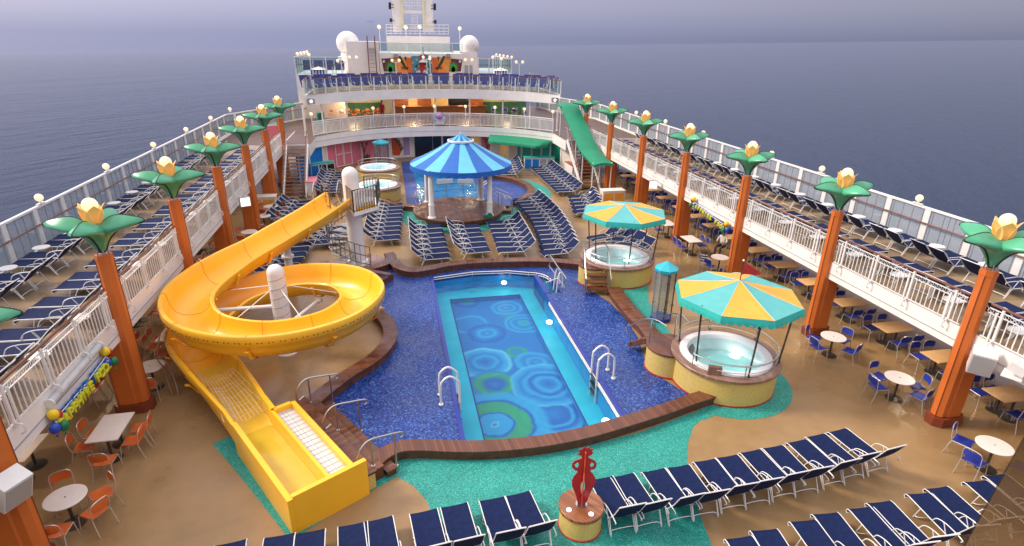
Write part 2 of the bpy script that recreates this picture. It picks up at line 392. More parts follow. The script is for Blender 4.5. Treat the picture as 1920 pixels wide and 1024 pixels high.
mb.add([(-S,-S,0),(S,-S,0),(S,S,0),(-S,S,0)], [(0,1,2,3)])
sea = mb.build('sea', sea_mat(), smooth=0); sea.location = (CX, 0, -27); sea.rotation_euler = SN.to_track_quat('Z', 'Y').to_euler(); tag(sea, kind='structure')

# ---------------------------------------------------------------- pool deck
def deck_mat(name, c, rough, dark=.72):
    m = bpy.data.materials.new(name); m.use_nodes = True; nt = m.node_tree; b = nt.nodes['Principled BSDF']; L = nt.links.new
    tc = nd(nt, 'ShaderNodeTexCoord')
    def noise(s, d, r=.5):
        n = nd(nt, 'ShaderNodeTexNoise'); n.inputs['Scale'].default_value = s; n.inputs['Detail'].default_value = d; n.inputs['Roughness'].default_value = r
        L(tc.outputs['Object'], n.inputs['Vector']); return n.outputs[0]
    def mr(x, a, b_, lo, hi):
        n = nd(nt, 'ShaderNodeMapRange'); n.inputs['From Min'].default_value = a; n.inputs['From Max'].default_value = b_
        n.inputs['To Min'].default_value = lo; n.inputs['To Max'].default_value = hi; L(x, n.inputs['Value']); return n.outputs[0]
    wet = noise(.16, 5, .6); stain = noise(.9, 7, .65); grain = noise(38, 2)
    w = mr(wet, .44, .60, 0, 1)                                   # 1 = standing film of water
    cc = mixc(nt, mr(stain, .3, .72, 0, 1), tuple(x*.80 for x in c), tuple(min(1, x*1.16) for x in c))
    cc = mixc(nt, mth(nt, 'MULTIPLY', mr(grain, .4, .7, 0, 1), .22), cc, tuple(x*.55 for x in c))
    cc = mixc(nt, mth(nt, 'MULTIPLY', w, .45), cc, tuple(x*dark for x in c))
    L(cc, b.inputs['Base Color'])
    rr = mth(nt, 'ADD', mth(nt, 'MULTIPLY', w, -rough*.62), mth(nt, 'ADD', rough, mr(stain, .3, .7, -.06, .08)))
    L(rr, b.inputs['Roughness'])
    bp = nd(nt, 'ShaderNodeBump'); bp.inputs['Strength'].default_value = .10; bp.inputs['Distance'].default_value = .01; L(grain, bp.inputs['Height']); L(bp.outputs[0], b.inputs['Normal'])
    return m
TAN = deck_mat('tan_deck_coating', (.315,.195,.088), .42, .80)
TANUP = deck_mat('upper_tan_deck_coating', (.36,.25,.15), .45, .8)
TEAL = speckle('teal_rubber_chips', [(0,(.006,.17,.14)),(.35,(.012,.26,.215)),(.7,(.03,.34,.29)),(.92,(.10,.44,.38))], 60, .6, var=.10, vscale=.9)
BLUE = speckle('blue_rubber_chips', [(0,(.005,.017,.14)),(.35,(.009,.035,.22)),(.62,(.02,.075,.31)),(.88,(.07,.16,.43))], 26, .42, var=.16, vscale=.5, rvar=.12)

mb = MB(); mb.prism([(-15.85,-4),(15.85,-4),(15.85,62),(-15.85,62)], -.9, 0.0)
# the pool basin is cut out of the deck
def poly_hole(mbq, outer, hole, z, mi=0):
    lo = [Vector((p[0], p[1], 0)) for p in outer]; lh = [Vector((p[0], p[1], 0)) for p in hole]
    tri = geometry.tessellate_polygon([lo, lh]); vs = lo+lh; out = []
    for t in tri:
        a, b, c = (vs[i] for i in t)
        out.append(tuple(t) if (b.x-a.x)*(c.y-a.y)-(b.y-a.y)*(c.x-a.x) > 0 else tuple(t)[::-1])
    mbq.add([(v.x, v.y, z) for v in vs], out, mi)
PX0, PX1, PY0, PY1 = -2.25, 2.30, 11.98, 24.45
HOLE = [(PX0,PY0),(PX1,PY0),(PX1,21.35),(3.02,21.35),(3.02,22.9)] + [(p.x,p.y) for p in arc(2.02,22.95,1.0,0,80,7)] + [(1.3,24.3),(-.4,24.42),(PX0,24.05)]
mb = MB(); poly_hole(mb, [(-15.85,-4),(15.85,-4),(15.85,62),(-15.85,62)], HOLE, 0.0)
tag(mb.build('pool_deck', TAN, smooth=0), kind='structure')

FRONT = bez([at(*p, .26).to_2d().to_3d() for p in [(703,866),(714,856),(730,846),(757,837),(800,836),(850,838),(905,838),(965,834),(1030,826),(1100,812),(1170,792),(1240,770),(1290,752),(1324,741),(1352,731)]], 5)
REAR = bez([at(*p, .26).to_2d().to_3d() for p in [(737,489),(748,501),(772,508),(799,505),(840,497),(886,492),(955,489),(1024,489),(1094,495)]], 5)
RING = bez([Vector((x, y, 0)) for x, y in [(-6.55,14.35),(-6.15,15.0),(-5.51,15.89),(-4.80,16.67),(-4.35,17.47),(-4.16,18.27),(-4.25,19.24),(-4.60,20.2),(-5.1,21.1),(-5.6,22.0),(-6.0,22.9),(-6.55,23.9)]], 5)
TOWER_C = at(668, 486, .25)
teal = [(712,868),(800,851),(900,853),(1000,849),(1100,836),(1200,810),(1290,776),(1338,765),(1336,782),(1312,789),(1300,800),(1290,830),(1288,870),(1300,930),(1318,980),(1350,1060),(838,1060),(814,975),(801,940),(776,912),(745,893),(640,955),(545,1012),(450,890),(398,832),(428,821),(545,985),(688,905)]
teal = [(712,868),(800,851),(900,853),(1000,849),(1100,836),(1200,810),(1290,776),(1338,765),(1336,782),(1312,789),(1300,800),(1290,830),(1288,870),(1300,930),(1318,980),(1350,1060),(838,1060),(814,975),(801,940),(776,912),(745,893),(700,918)]
mb = MB(); mb.sheet([at(*p, .004) for p in teal], .004)
mb.sheet([at(*p, .005) for p in [(755,886),(640,953),(545,1014),(530,980),(640,915),(720,862)]], .005)
mb.sheet([at(*p, .006) for p in [(398,832),(432,818),(556,985),(545,1014),(450,893)]], .006)
t1 = Vector((6.22, 14.0, 0)); mb.lathe([(1.5,.0075),(2.12,.0075)][::-1], t1.x, t1.y, 40, a0=R(-150), a1=R(80))
pv = Vector((.02, 33.65, 0)); mb.lathe([(3.55,.0085),(2.2,.0085)], pv.x, pv.y, 48, a0=R(150), a1=R(395))
mb.lathe([(6.15,.006),(5.2,.006)], 1.0, 39.0, 40, a0=R(-62), a1=R(35))
mb.sheet([at(*p, .004) for p in [(1150,520),(1215,528),(1216,565),(1240,600),(1268,640),(1255,665),(1225,640),(1200,615),(1170,575)]], .0055)
tag(mb.build('teal_walkway', TEAL, smooth=0), kind='structure')

# blue mosaic surround, sunk inside the coamings
outer = [p for p in FRONT] + [Vector((4.75,13.4,0)), Vector((4.25,14.6,0)), Vector((4.3,15.6,0))] + [at(*p, .1) for p in [(1196,628),(1170,590),(1142,562),(1105,540)]] + list(reversed(REAR)) \
    + [Vector((-4.7,25.0,0)), Vector((-5.6,24.4,0)), Vector((-6.4,23.6,0))] + list(reversed(RING)) + [Vector((-6.05,14.85,0)), Vector((-4.5,12.1,0))]
mb = MB(); poly_hole(mb, [(p.x, p.y) for p in outer], HOLE, .012)
tag(mb.build('blue_pool_surround', BLUE, smooth=0), kind='structure')

# ---------------------------------------------------------------- main pool: basin, pattern on its floor, water
def pool_floor():
    m = bpy.data.materials.new('pool_floor_mosaic'); m.use_nodes = True; nt = m.node_tree; b = nt.nodes['Principled BSDF']; L = nt.links.new
    tc = nd(nt, 'ShaderNodeTexCoord'); wob = nd(nt, 'ShaderNodeTexNoise'); wob.inputs['Scale'].default_value = 1.6; wob.inputs['Detail'].default_value = 3
    L(tc.outputs['Object'], wob.inputs['Vector'])
    vs = nd(nt, 'ShaderNodeVectorMath', operation='SUBTRACT'); L(wob.outputs['Color'], vs.inputs[0]); vs.inputs[1].default_value = (.5,.5,.5)
    v2 = nd(nt, 'ShaderNodeVectorMath', operation='SCALE'); L(vs.outputs[0], v2.inputs[0]); v2.inputs['Scale'].default_value = .30
    v3 = nd(nt, 'ShaderNodeVectorMath', operation='ADD'); L(tc.outputs['Object'], v3.inputs[0]); L(v2.outputs[0], v3.inputs[1])
    cur = (.0, .165, .50, 1)
    D, B1, LT, CY, GR, PALE = (.0,.10,.43), (.0,.185,.53), (.015,.33,.64), (.0,.34,.54), (.02,.33,.11), (.12,.50,.72)
    rings = [((880,608), .95, [(0,B1),(.62,B1),(.78,LT),(.9,B1)]), ((876,567), .62, [(0,GR),(.3,(.0,.22,.40)),(.7,D)]), ((913,625), 1.0, [(0,LT),(.16,B1),(.34,LT),(.46,B1),(.7,D),(.9,B1)]),
             ((957,590), .50, [(0,GR),(.45,(.0,.30,.30)),(.8,B1)]), ((950,577), .85, [(0,LT),(.18,B1),(.42,LT),(.52,B1),(.78,LT),(.88,B1)]), ((982,606), .90, [(0,GR),(.22,CY),(.42,B1),(.62,LT),(.72,B1),(.88,LT)]),
             ((969,660), .55, [(0,GR),(.25,B1),(.62,GR),(.85,B1)]), ((1003,679), .80, [(0,LT),(.22,B1),(.45,LT),(.58,B1),(.86,LT)]), ((908,679), 1.08, [(0,D),(.24,B1),(.42,LT),(.52,B1),(.74,LT),(.90,PALE)]),
             ((926,720), .92, [(0,B1),(.30,D),(.66,GR),(.92,B1)]), ((1038,776), 1.40, [(0,B1),(.34,D),(.44,LT),(.52,D),(.70,LT),(.78,D),(.93,LT)]), ((1027,720), 1.36, [(0,D),(.20,B1),(.30,LT),(.44,D),(.56,LT),(.68,B1),(.86,LT),(.95,PALE)]),
             ((929,795), 1.80, [(0,D),(.07,PALE),(.10,LT),(.28,LT),(.32,D),(.38,GR),(.60,GR),(.66,D),(.73,LT),(.93,LT)])]
    for (px, py), rad, st in rings:
        c = at(px, py, -1.02)
        d = nd(nt, 'ShaderNodeVectorMath', operation='DISTANCE'); L(v3.outputs[0], d.inputs[0]); d.inputs[1].default_value = (c.x, c.y, -1.02)
        t = mth(nt, 'DIVIDE', d.outputs['Value'], rad)
        rp = nd(nt, 'ShaderNodeValToRGB'); rp.color_ramp.interpolation = 'EASE'; e = rp.color_ramp.elements
        while len(e) < len(st): e.new(.5)
        for i, (p, cc) in enumerate(st): e[i].position = p; e[i].color = cc+(1,)
        L(t, rp.inputs['Fac']); mk = nd(nt, 'ShaderNodeMapRange'); mk.inputs['From Min'].default_value = .90; mk.inputs['From Max'].default_value = 1.0
        mk.inputs['To Min'].default_value = .85; mk.inputs['To Max'].default_value = 0; L(t, mk.inputs['Value'])
        cur = mixc(nt, mk.outputs[0], cur, rp.outputs[0])
    L(cur, b.inputs['Base Color']); b.inputs['Roughness'].default_value = .5; return m
LEDGE = M('pool_ledge_tiles', (.0,.49,.66), .5, var=.10, scale=1.1)
WALLT = M('pool_wall_tiles', (.0,.30,.66), .4, var=.15, scale=2)
mb = MB(); n = len(HOLE)
mb.add([(x,y,.012) for x,y in HOLE]+[(x,y,-.28) for x,y in HOLE], [((i+1)%n,i,n+i,n+(i+1)%n) for i in range(n)], 2)
mb.add([(x,y,-.28) for x,y in HOLE]+[(x,y,-.85) for x,y in HOLE], [((i+1)%n,i,n+i,n+(i+1)%n) for i in range(n)], 1)
DX0, DX1, DY0, DY1 = -1.57, 1.63, 12.6, 23.3
DEEP = [(DX0,DY0),(DX1,DY0),(DX1,DY1),(DX0,DY1)]
poly_hole(mb, HOLE, DEEP, -.85, 0)
mb.add([(x,y,-.85) for x,y in DEEP]+[(x,y,-1.02) for x,y in DEEP], [((i+1)%4,i,4+i,4+(i+1)%4) for i in range(4)], 1)
for a_, b_ in zip(DEEP, DEEP[1:]+DEEP[:1]): mb.bar((a_[0],a_[1],-.85), (b_[0],b_[1],-.85), .045, .012, 2)
mb.sheet(DEEP, -1.02, 3)
mb.box(PX1+.09, 22.35, -.42, .18, 2.0, .88, mi=2)
tag(mb.build('pool_basin', [LEDGE, WALLT, TILEBLUE, pool_floor()], smooth=0), kind='structure')
def water(name, tint, alpha, scale, rough=.03):
    m = glassy(name, tint, alpha, rough, .5); nt = m.node_tree; L = nt.links.new
    tc = nd(nt, 'ShaderNodeTexCoord'); a = nd(nt, 'ShaderNodeTexNoise'); a.inputs['Scale'].default_value = scale; a.inputs['Detail'].default_value = 3; L(tc.outputs['Object'], a.inputs['Vector'])
    bp = nd(nt, 'ShaderNodeBump'); bp.inputs['Strength'].default_value = .6; bp.inputs['Distance'].default_value = .04; L(a.outputs[0], bp.inputs['Height'])
    for x in nt.nodes:
        if x.type in ('BSDF_GLOSSY', 'FRESNEL'): L(bp.outputs[0], x.inputs['Normal'])
    return m
WATER = water('pool_water', (.80,.97,.99), .01, 2.6)
WATERTUB = water('tub_water', (.86,.985,1.0), .06, 4)
mb = MB(); mb.sheet(HOLE, -.19); tag(mb.build('pool_water', WATER, smooth=0), kind='structure')
# painted beam round the pool edge and the white gutter rails
mb = MB()
for a, b in (((PX0-.06,PY0),(PX0-.06,24.0)), ((PX1+.06,PY0),(PX1+.06,21.3))): mb.bar((a[0],a[1],.03), (b[0],b[1],.03), .13, .05)
mb.bar((PX1+.09,21.35,.03), (PX1+.09,23.35,.03), .19, .05)
tag(mb.build('pool_edge_tiles', TILEBLUE), kind='structure')
mb = MB(); far = [Vector((x,y,0)) for x,y in HOLE[4:]]; cen = Vector((0,20,0))
inn = [p + (cen-p).normalized()*.05 for p in far]
for z in (-.03, -.13): mb.tube([p+Vector((0,0,z)) for p in inn], .025, 5)
for i in range(0, len(inn), 2): mb.cyl(inn[i]+Vector((0,0,-.2)), inn[i]+Vector((0,0,.0)), .018, n=5)
tag(mb.build('gutter_rail', WHITE2), 'white double gutter rail along the pool edge below the rear coaming', 'rail')
mb = MB()
for z in (-.045, -.13): mb.bar((PX1-.03,12.1,z), (PX1-.03,20.6,z), .03, .045)
tag(mb.build('gutter_rail', WHITE2), 'white double gutter rail along the pool side facing the canopied tubs', 'rail')
LAMPW = M('underwater_lamp', (.9,.9,.85), .3, var=0, em=(1,.95,.80), ems=4.0)
for (px, py), z, lab in (((945,530), -.45, 'pool lamp glowing under water by the rear gutter rail'), ((1030,604), -.4, 'pool lamp glowing under water beyond the pool ladder'), ((1136,790), -.4, 'pool lamp glowing under water nearest the front coaming')):
    p = at(px, py, z); p.x = min(p.x, PX1-.06); mb = MB(); mb.ball((0,0,0), .13, 12, 6, sz=.6)
    tag(mb.build('pool_lamp', LAMPW, loc=p), lab, 'lamp', 'underwater pool lamps')

# ---------------------------------------------------------------- wooden coamings
def coaming(name, path, w, z, label, closed=False):
    path = [Vector((p.x, p.y, 0)) for p in path]; n = len(path); Lp, Rp = [], []
    for i in range(n):
        a = path[i-1] if i > 0 else path[i]; b = path[i+1] if i < n-1 else path[i]
        t = (b-a).normalized(); s = Vector((-t.y, t.x, 0)); Lp.append(path[i]+s*w/2); Rp.append(path[i]-s*w/2)
    V3 = lambda p, h, q, k: Vector((p.x+(p.x-q.x)*k, p.y+(p.y-q.y)*k, h))
    o = thing(name, label, 'coaming', (0,0,0))
    mb = MB(); rows = []
    for l, r in zip(Lp, Rp):
        rows.append([V3(l,z-.045,r,0), V3(l,z-.008,r,0), V3(l,z,r,-.02), V3(r,z,l,-.02), V3(r,z-.008,l,0), V3(r,z-.045,l,0)])
    mb.grid(rows); mb.add(rows[0], [(5,4,3,2,1,0)], 1); mb.add(rows[-1], [(0,1,2,3,4,5)], 1)
    # boards run across the coaming: every board a slightly different strip, the seams as grooves in the material
    top = mb.build('seat_boards', [ringwood(path), WOODSIDE], o)
    mb = MB(); rows = [[V3(l,.0,r,-.09), V3(l,z-.13,r,-.09), V3(l,z-.13,r,-.05), V3(l,z-.045,r,-.05), V3(r,z-.045,l,-.05), V3(r,z-.13,l,-.05), V3(r,z-.13,l,-.09), V3(r,0,l,-.09)] for l, r in zip(Lp, Rp)]
    mb.grid(rows); mb.add(rows[0], [tuple(range(7,-1,-1))]); mb.add(rows[-1], [tuple(range(8))]); mb.build('base', WOODSIDE, o)
    return o
def ringwood(path):
    c = sum((Vector(p) for p in path), Vector())/len(path)
    m = bpy.data.materials.new('coaming_boards'); m.use_nodes = True; nt = m.node_tree; b = nt.nodes['Principled BSDF']; L = nt.links.new
    tc = nd(nt, 'ShaderNodeTexCoord'); v = nd(nt, 'ShaderNodeTexVoronoi'); v.inputs['Scale'].default_value = 1.1; L(tc.outputs['Object'], v.inputs['Vector'])
    n = nd(nt, 'ShaderNodeTexNoise'); n.inputs['Scale'].default_value = 2.0; n.inputs['Detail'].default_value = 8; L(tc.outputs['Object'], n.inputs['Vector'])
    # the chord of the curve gives the running coordinate
    a, z_ = path[0], path[-1]; d = (z_-a); d = d.normalized() if d.length > 2 else Vector((0,1,0))
    dt = nd(nt, 'ShaderNodeVectorMath', operation='DOT_PRODUCT'); L(tc.outputs['Object'], dt.inputs[0]); dt.inputs[1].default_value = d
    t = mth(nt, 'DIVIDE', dt.outputs['Value'], .085); fr = mth(nt, 'FRACT', t); fl = mth(nt, 'FLOOR', t)
    wn = nd(nt, 'ShaderNodeTexWhiteNoise', noise_dimensions='1D'); L(fl, wn.inputs['W'])
    f = mth(nt, 'ADD', mth(nt, 'MULTIPLY', wn.outputs[0], .5), mth(nt, 'MULTIPLY', n.outputs[0], .5))
    c = mixc(nt, f, (.065,.022,.011), (.21,.075,.038))
    L(mixc(nt, mth(nt, 'MULTIPLY', mth(nt, 'LESS_THAN', fr, .14), .55), c, (.018,.007,.004)), b.inputs['Base Color'])
    mr = nd(nt, 'ShaderNodeMapRange'); mr.inputs['From Min'].default_value = .4; mr.inputs['From Max'].default_value = .6; mr.inputs['To Min'].default_value = .18; mr.inputs['To Max'].default_value = .5
    L(n.outputs[0], mr.inputs['Value']); L(mr.outputs[0], b.inputs['Roughness']); return m
coaming('pool_coaming', FRONT, .46, .30, 'curved wooden coaming between the pool and the teal deck')
coaming('pool_coaming', REAR, .50, .32, 'wooden coaming between the pool and the loungers before the pavilion')
coaming('pool_coaming', RING, .50, .32, 'rounded wooden coaming enclosing the yellow waterslide')
BW = [at(*p, .3) for p in [(1150,538),(1163,557),(1187,587),(1212,612),(1228,632)]]
coaming('boardwalk', BW, .62, .30, 'wooden boardwalk linking the two canopied hot tubs')
# ---------------------------------------------------------------- waterslide
A0 = Vector((-6.34, 10.05, 0)); UU = Vector((-.510, .860, 0)); VV = Vector((.860, .510, 0))
def bl(u, v, z): p = A0 + UU*u + VV*v; return Vector((p.x, p.y, z))
SC = Vector((-7.63, 18.2, 0)); SR = 2.62
raw = [(-6.15,26.0,3.40),(-7.18,24.35,3.09),(-8.5,22.2,2.80),(-9.63,20.4,2.54)]
zs = [(180,2.36),(225,2.26),(270,2.16),(315,2.07),(360,1.97),(405,1.83),(450,1.66),(495,1.42),(540,1.18),(562,1.08)]
raw += [(SC.x+SR*math.cos(R(a)), SC.y+SR*math.sin(R(a)), z) for a, z in zs]
raw += [(-9.0,15.55,1.0), tuple(bl(4.5,.56,.955)), tuple(bl(3.42,.545,.948))]
PATH = bez(raw, 9)
def prof(k):
    """trough section: (sideways, height); k lifts the outer wall in the bends"""
    return [(-.70,-.12),(-.72,-.02),(-.66,.03),(-.60,.0),(-.57,-.22),(-.46,-.43),(-.26,-.56),(0,-.60),(.26,-.56),(.46,-.42),(.58,-.18),(.62,.04+k),(.66,.10+k),(.76,.10+k),(.79,.05+k),(.79,-.16+k),(.70,-.19+k*.6),
            (.66,-.26),(.54,-.48),(.30,-.63),(0,-.67),(-.30,-.63),(-.54,-.49),(-.65,-.24)]
def frame(i):
    a = PATH[max(i-1,0)]; b = PATH[min(i+1,len(PATH)-1)]; t = (b-a).normalized(); s = Vector((t.y,-t.x,0)).normalized()
    return t, s, s.cross(t)
OLIVE = M('wet_olive_yellow_floor', (.60,.44,.045), .14, var=.10, scale=1.3)
GRATE = M('white_grating', (.60,.59,.57), .5, var=.06)
sl_ = thing('waterslide', 'yellow waterslide flume looping once round a white post into its splash box', 'waterslide', (SC.x, SC.y, 0))
def rel(p): return Vector(p)-Vector((SC.x, SC.y, 0))
mb = MB(); rows = []; nP = len(PATH)
for i, p in enumerate(PATH):
    t, s, u = frame(i); k = .0 if i < 22 else .14
    if 22 <= i < 30: k = .14*(i-21)/9
    if i > nP-14: k = .14*max(0, (nP-1-i))/13
    b_ = max(0, min(1, (i-(nP-20))/12))      # the trough opens into a flat-bottomed chute as it meets the splash box
    box_ = [(-.54,-.30),(-.56,-.0),(-.545,.0),(-.44,.0),(-.44,-.25),(-.44,-.50),(-.25,-.60),(0,-.61),(.25,-.60),(.45,-.50),(.455,-.25),(.455,-.06),(.49,-.06),(.545,-.06),(.545,-.10),(.545,-.20),(.545,-.40),(.54,-.62),(.30,-.66),(0,-.67),(-.30,-.66),(-.54,-.62),(-.545,-.45)]
    rows.append([rel(p + s*(x*(1-b_)+bx*b_) + Vector((0,0,1))*(y*(1-b_)+by*b_)) for (x, y), (bx, by) in zip(prof(k), box_)])
inner = range(3, 12)
mb.grid(rows, closed=True, mif=lambda i, j: 1 if j in inner and i > nP-26 else 0)
mb.build('flume', [YELLOW, YELLOWIN], sl_, 50)
mb = MB()
for i in range(5, nP-14, 8):                    # joints: bands under the trough
    t, s, u = frame(i); p = PATH[i]; rr = []
    for d in (-.05, .05):
        q = p + t*d
        rr.append([rel(q + s*x*1.10 + Vector((0,0,1))*(y*1.13-.01)) for x, y in prof(.0)[15:]+[prof(.0)[0]]])
    thicken(mb, rr, -.03)
for i in range(nP-1):                          # bolts in the outer flange
    t, s, u = frame(i)
    for d in (0, .5):
        q = PATH[i].lerp(PATH[i+1], d) + s*.792 + Vector((0,0,.06))
        if 18 < i < nP-20: mb.box(*rel(q), .028, .028, .028, mi=1)
mb.build('flange_bands', [YELLOW, DARKSTEEL], sl_, 30)
mb = MB()
for i in range(5, nP-14, 8):                   # the joint lines inside the trough
    t, s, u = frame(i); p = PATH[i]; k = .0 if i < 22 else .14
    mb.tube([rel(p + s*x*.995 + Vector((0,0,1))*(y+.004)) for x, y in prof(k)[2:14]], .008, 4)
mb.build('joint_seams', M('sealant_line', (.50,.22,.015), .6), sl_, 0)
# splash box
mb = MB()
def wall(a, b, z0, z1, th=.12, mi=0):
    a = Vector(a); b = Vector(b); c = (a+b)/2; d = b-a
    mb.box(*rel((c.x, c.y, (z0+z1)/2)), d.length, th, z1-z0, math.atan2(d.y, d.x), mi)
wall(bl(-.06,.06,0), bl(3.45,.06,0), 0, .95)
wall(bl(0,.122,0), bl(0,1.86,0), 0, 1.0); wall(bl(.062,1.56,0), bl(3.4,1.56,0), 0, .93)
wall(bl(3.40,1.05,0), bl(3.40,1.498,0), 0, .928); wall(bl(.062,1.01,0), bl(3.6,1.01,0), 0, .89, .08)
fl = [bl(.06,.12,.42), bl(.06,.968,.42), bl(3.5,.968,.42), bl(3.5,.12,.42)]
mb.add([rel(p) for p in fl], [(0,1,2,3)], 1)
mb.build('splash_box', [YELLOW, OLIVE], sl_, 30)
mb = MB(); f2 = [bl(.062,1.052,.78), bl(.062,1.498,.78), bl(3.34,1.498,.78), bl(3.34,1.052,.78)]
mb.add([rel(p) for p in f2], [(0,1,2,3)])
for k in range(17):
    a, b = bl(.2+k*.19,1.055,.787), bl(.2+k*.19,1.495,.787); mb.bar(rel(a), rel(b), .006, .008, 1)
for v in (1.21, 1.31): mb.bar(rel(bl(.07,v,.785)), rel(bl(3.33,v,.785)), .006, .008, 1)
mb.build('white_grating', [GRATE, M('grating_bars', (.46,.46,.46), .5)], sl_, 0)
# safety net slung inside the run-out
mb = MB(); Pn = []
for i in range(10):
    q = PATH[nP-20+int(i*1.6)]; t, s, u = frame(nP-20+int(i*1.6)); row = []
    for j in range(12):
        x = -.58+1.16*j/11; w = .10*math.sin(j*1.3+i)*.3
        row.append(rel(q + s*x*(.75+.03*i) + Vector((0,0, -.12-.36*math.cos(x/.6*1.3)*(.35+.06*i) + w))))
    Pn.append(row)
for r_ in Pn: mb.tube(r_, .009, 3)
for j in range(12): mb.tube([Pn[i][j] for i in range(10)], .009, 3)
mb.build('safety_net', NETTING, sl_, 0)
# posts, arms and stays that carry the flume
mb = MB(); mb.lathe([(.36,.0),(.36,.04),(.28,.06),(.27,2.95)], 0, 0, 20); mb.ball((0,0,2.95), .27, 20, 6, bot=0); 
hp = [Vector((.285*math.cos(R(40*k)), .285*math.sin(R(40*k)), .9+k*.036)) for k in range(56)]; mb.tube(hp, .012, 4, mi=1)
mb.build('centre_post', [WHITE2, GREY], sl_)
for a, z0, z1 in ((180,1.75,1.75),(62,.95,1.05),(250,1.0,1.45),(330,1.0,1.35)):
    mb = MB(); d = Vector((math.cos(R(a)), math.sin(R(a)), 0)); mb.cyl(d*.24+Vector((0,0,z0)), d*2.08+Vector((0,0,z1)), .065, n=10); mb.cyl(d*1.98+Vector((0,0,z1)), d*2.10+Vector((0,0,z1)), .12, n=10)
    mb.build('arm', WHITE2, sl_)
for a, z1 in ((150,2.0),(235,2.0),(300,1.9),(20,1.75),(100,1.5)):
    mb = MB(); d = Vector((math.cos(R(a)), math.sin(R(a)), 0)); mb.cyl(d*.25+Vector((0,0,2.45)), d*2.02+Vector((0,0,z1)), .016, n=5); mb.build('stay', WHITE2, sl_)
mb = MB(); q = rel((-8.15,23.2,0)); mb.lathe([(.24,0),(.24,.04),(.16,.05),(.16,1.62),(.25,1.62),(.25,1.70),(.16,1.70),(.16,2.2)], q.x, q.y, 16); mb.build('support_post', WHITE2, sl_)
for a in (10,):
    mb = MB(); p = Vector((3.1*math.cos(R(a)), 3.1*math.sin(R(a)), 0)); mb.cyl(p+Vector((0,0,1.15)), p*1.06+Vector((0,0,1.12)), .07, n=10); mb.build('drain_stub', WHITE2, sl_)
mb = MB(); pts = [Vector((-1.9+.1*math.sin(k*.5), -2.9-.12*k, .95-.05*k)) for k in range(4)]
for dx in (0, .18): mb.tube(bez([rel((-10.95+dx,17.2,1.6)), rel((-11.05+dx,16.8,1.0)), rel((-10.75+dx,16.4,.75)), rel((-10.6+dx,16.1,.0))], 5), .022, 6)
mb.build('guide_rail', STEEL, sl_)

BRONZE = M('grey_bronze_tube', (.16,.13,.11), .4, .4)
# ---------------------------------------------------------------- tower with spiral stair
T = at(671, 487, .25); T.z = 0; tw = thing('slide_tower', 'white round slide tower with railed platform and spiral stair', 'slide tower', T)
TZ = 2.88
dome = aty(656, 312, T.y).z
mb = MB(); mb.lathe([(.50,0),(.47,.22),(.37,.24),(.36,TZ),(.36,dome-.38)], 0, 0, 28); mb.ball((0,0,dome-.38), .36, 28, 8, bot=0); mb.build('column', WHITE, tw)
def tp(px, py, z=TZ): p = at(px, py, z)-T; return Vector((p.x, p.y, z))
plat = [Vector((x,y,TZ)) for x, y in ((-.62,1.3),(-.58,.6),(.12,-1.28),(1.13,-.32),(1.24,1.25),(.5,1.6),(-.3,1.6))]
mb = MB(); mb.prism(plat, TZ-.14, TZ); mb.build('platform', WHITE, tw)
def railing(path, h, parent, mat, name='railing', step=.12, mids=(), r=.02, post=1.0):
    mb = MB(); path = [Vector(p) for p in path]
    mb.tube([p+Vector((0,0,h)) for p in path], r, 6); mb.tube([p+Vector((0,0,.08)) for p in path], r*.7, 5)
    for m_ in mids: mb.tube([p+Vector((0,0,m_)) for p in path], r*.6, 5)
    for a, b in zip(path, path[1:]):
        k = max(1, int((b-a).length/step))
        for i in range(k+1):
            p = a.lerp(b, i/k); big = i in (0, k); mb.cyl(p, p+Vector((0,0,h)), r if big else r*.45, n=5)
    return mb.build(name, mat, parent)
railing([plat[1]+Vector((.05,0,0)), plat[2]+Vector((0,.05,0)), plat[3]+Vector((-.04,.03,0)), plat[4]+Vector((-.05,-.05,0)), plat[5]], 1.0, tw, BRONZE, step=.15, r=.032)
railing([Vector((-.7,1.4,TZ)), Vector((-1.35,.9,TZ)), Vector((-1.3,.2,TZ)), Vector((-.95,-.3,TZ))], 1.0, tw, BRONZE, step=.3, mids=(.5,), r=.03)
mb = MB(); a, b = plat[2].lerp(plat[3],.22), plat[2].lerp(plat[3],.88)
for k in range(7):
    p = a.lerp(b, k/6); mb.box(p.x-.06, p.y+.10, TZ+.55, .11, .025, .74, .75)
mb.build('gate_slats', WHITE2, tw)
mb = MB(); mb.box((a.x+b.x)/2-.08, (a.y+b.y)/2+.13, TZ+.16, 1.1, .05, .3, math.atan2(b.y-a.y, b.x-a.x)); mb.build('kickboard', YELLOW, tw)
ns = 14
for k in range(ns):
    a0 = R(-70-k*20); a1 = a0-R(25); z = .30+k*(TZ-.35)/ns; mb = MB()
    mb.prism([(.37*math.cos(a0),.37*math.sin(a0)),(1.25*math.cos(a0),1.25*math.sin(a0)),(1.25*math.cos(a1),1.25*math.sin(a1)),(.37*math.cos(a1),.37*math.sin(a1))], z-.04, z)
    mb.build('stair_tread', LGREY, tw, 0)
mb = MB()
for rr, hh in ((1.27,.95),(1.27,.5),(1.27,.1)):
    mb.tube([Vector((rr*math.cos(R(-60-k*10)), rr*math.sin(R(-60-k*10)), .28+k*(TZ-.3)/28+hh)) for k in range(30)], .022, 6)
for k in range(0, 30, 1):
    a = R(-60-k*10); z = .28+k*(TZ-.3)/28; mb.cyl((1.27*math.cos(a),1.27*math.sin(a),z),(1.27*math.cos(a),1.27*math.sin(a),z+.95), .012 if k % 3 else .022, n=5)
mb.build('spiral_railing', BRONZE, tw)
mb = MB(); pts = [tp(570,331,3.3), tp(610,334,3.4), tp(645,350,3.5)]; 
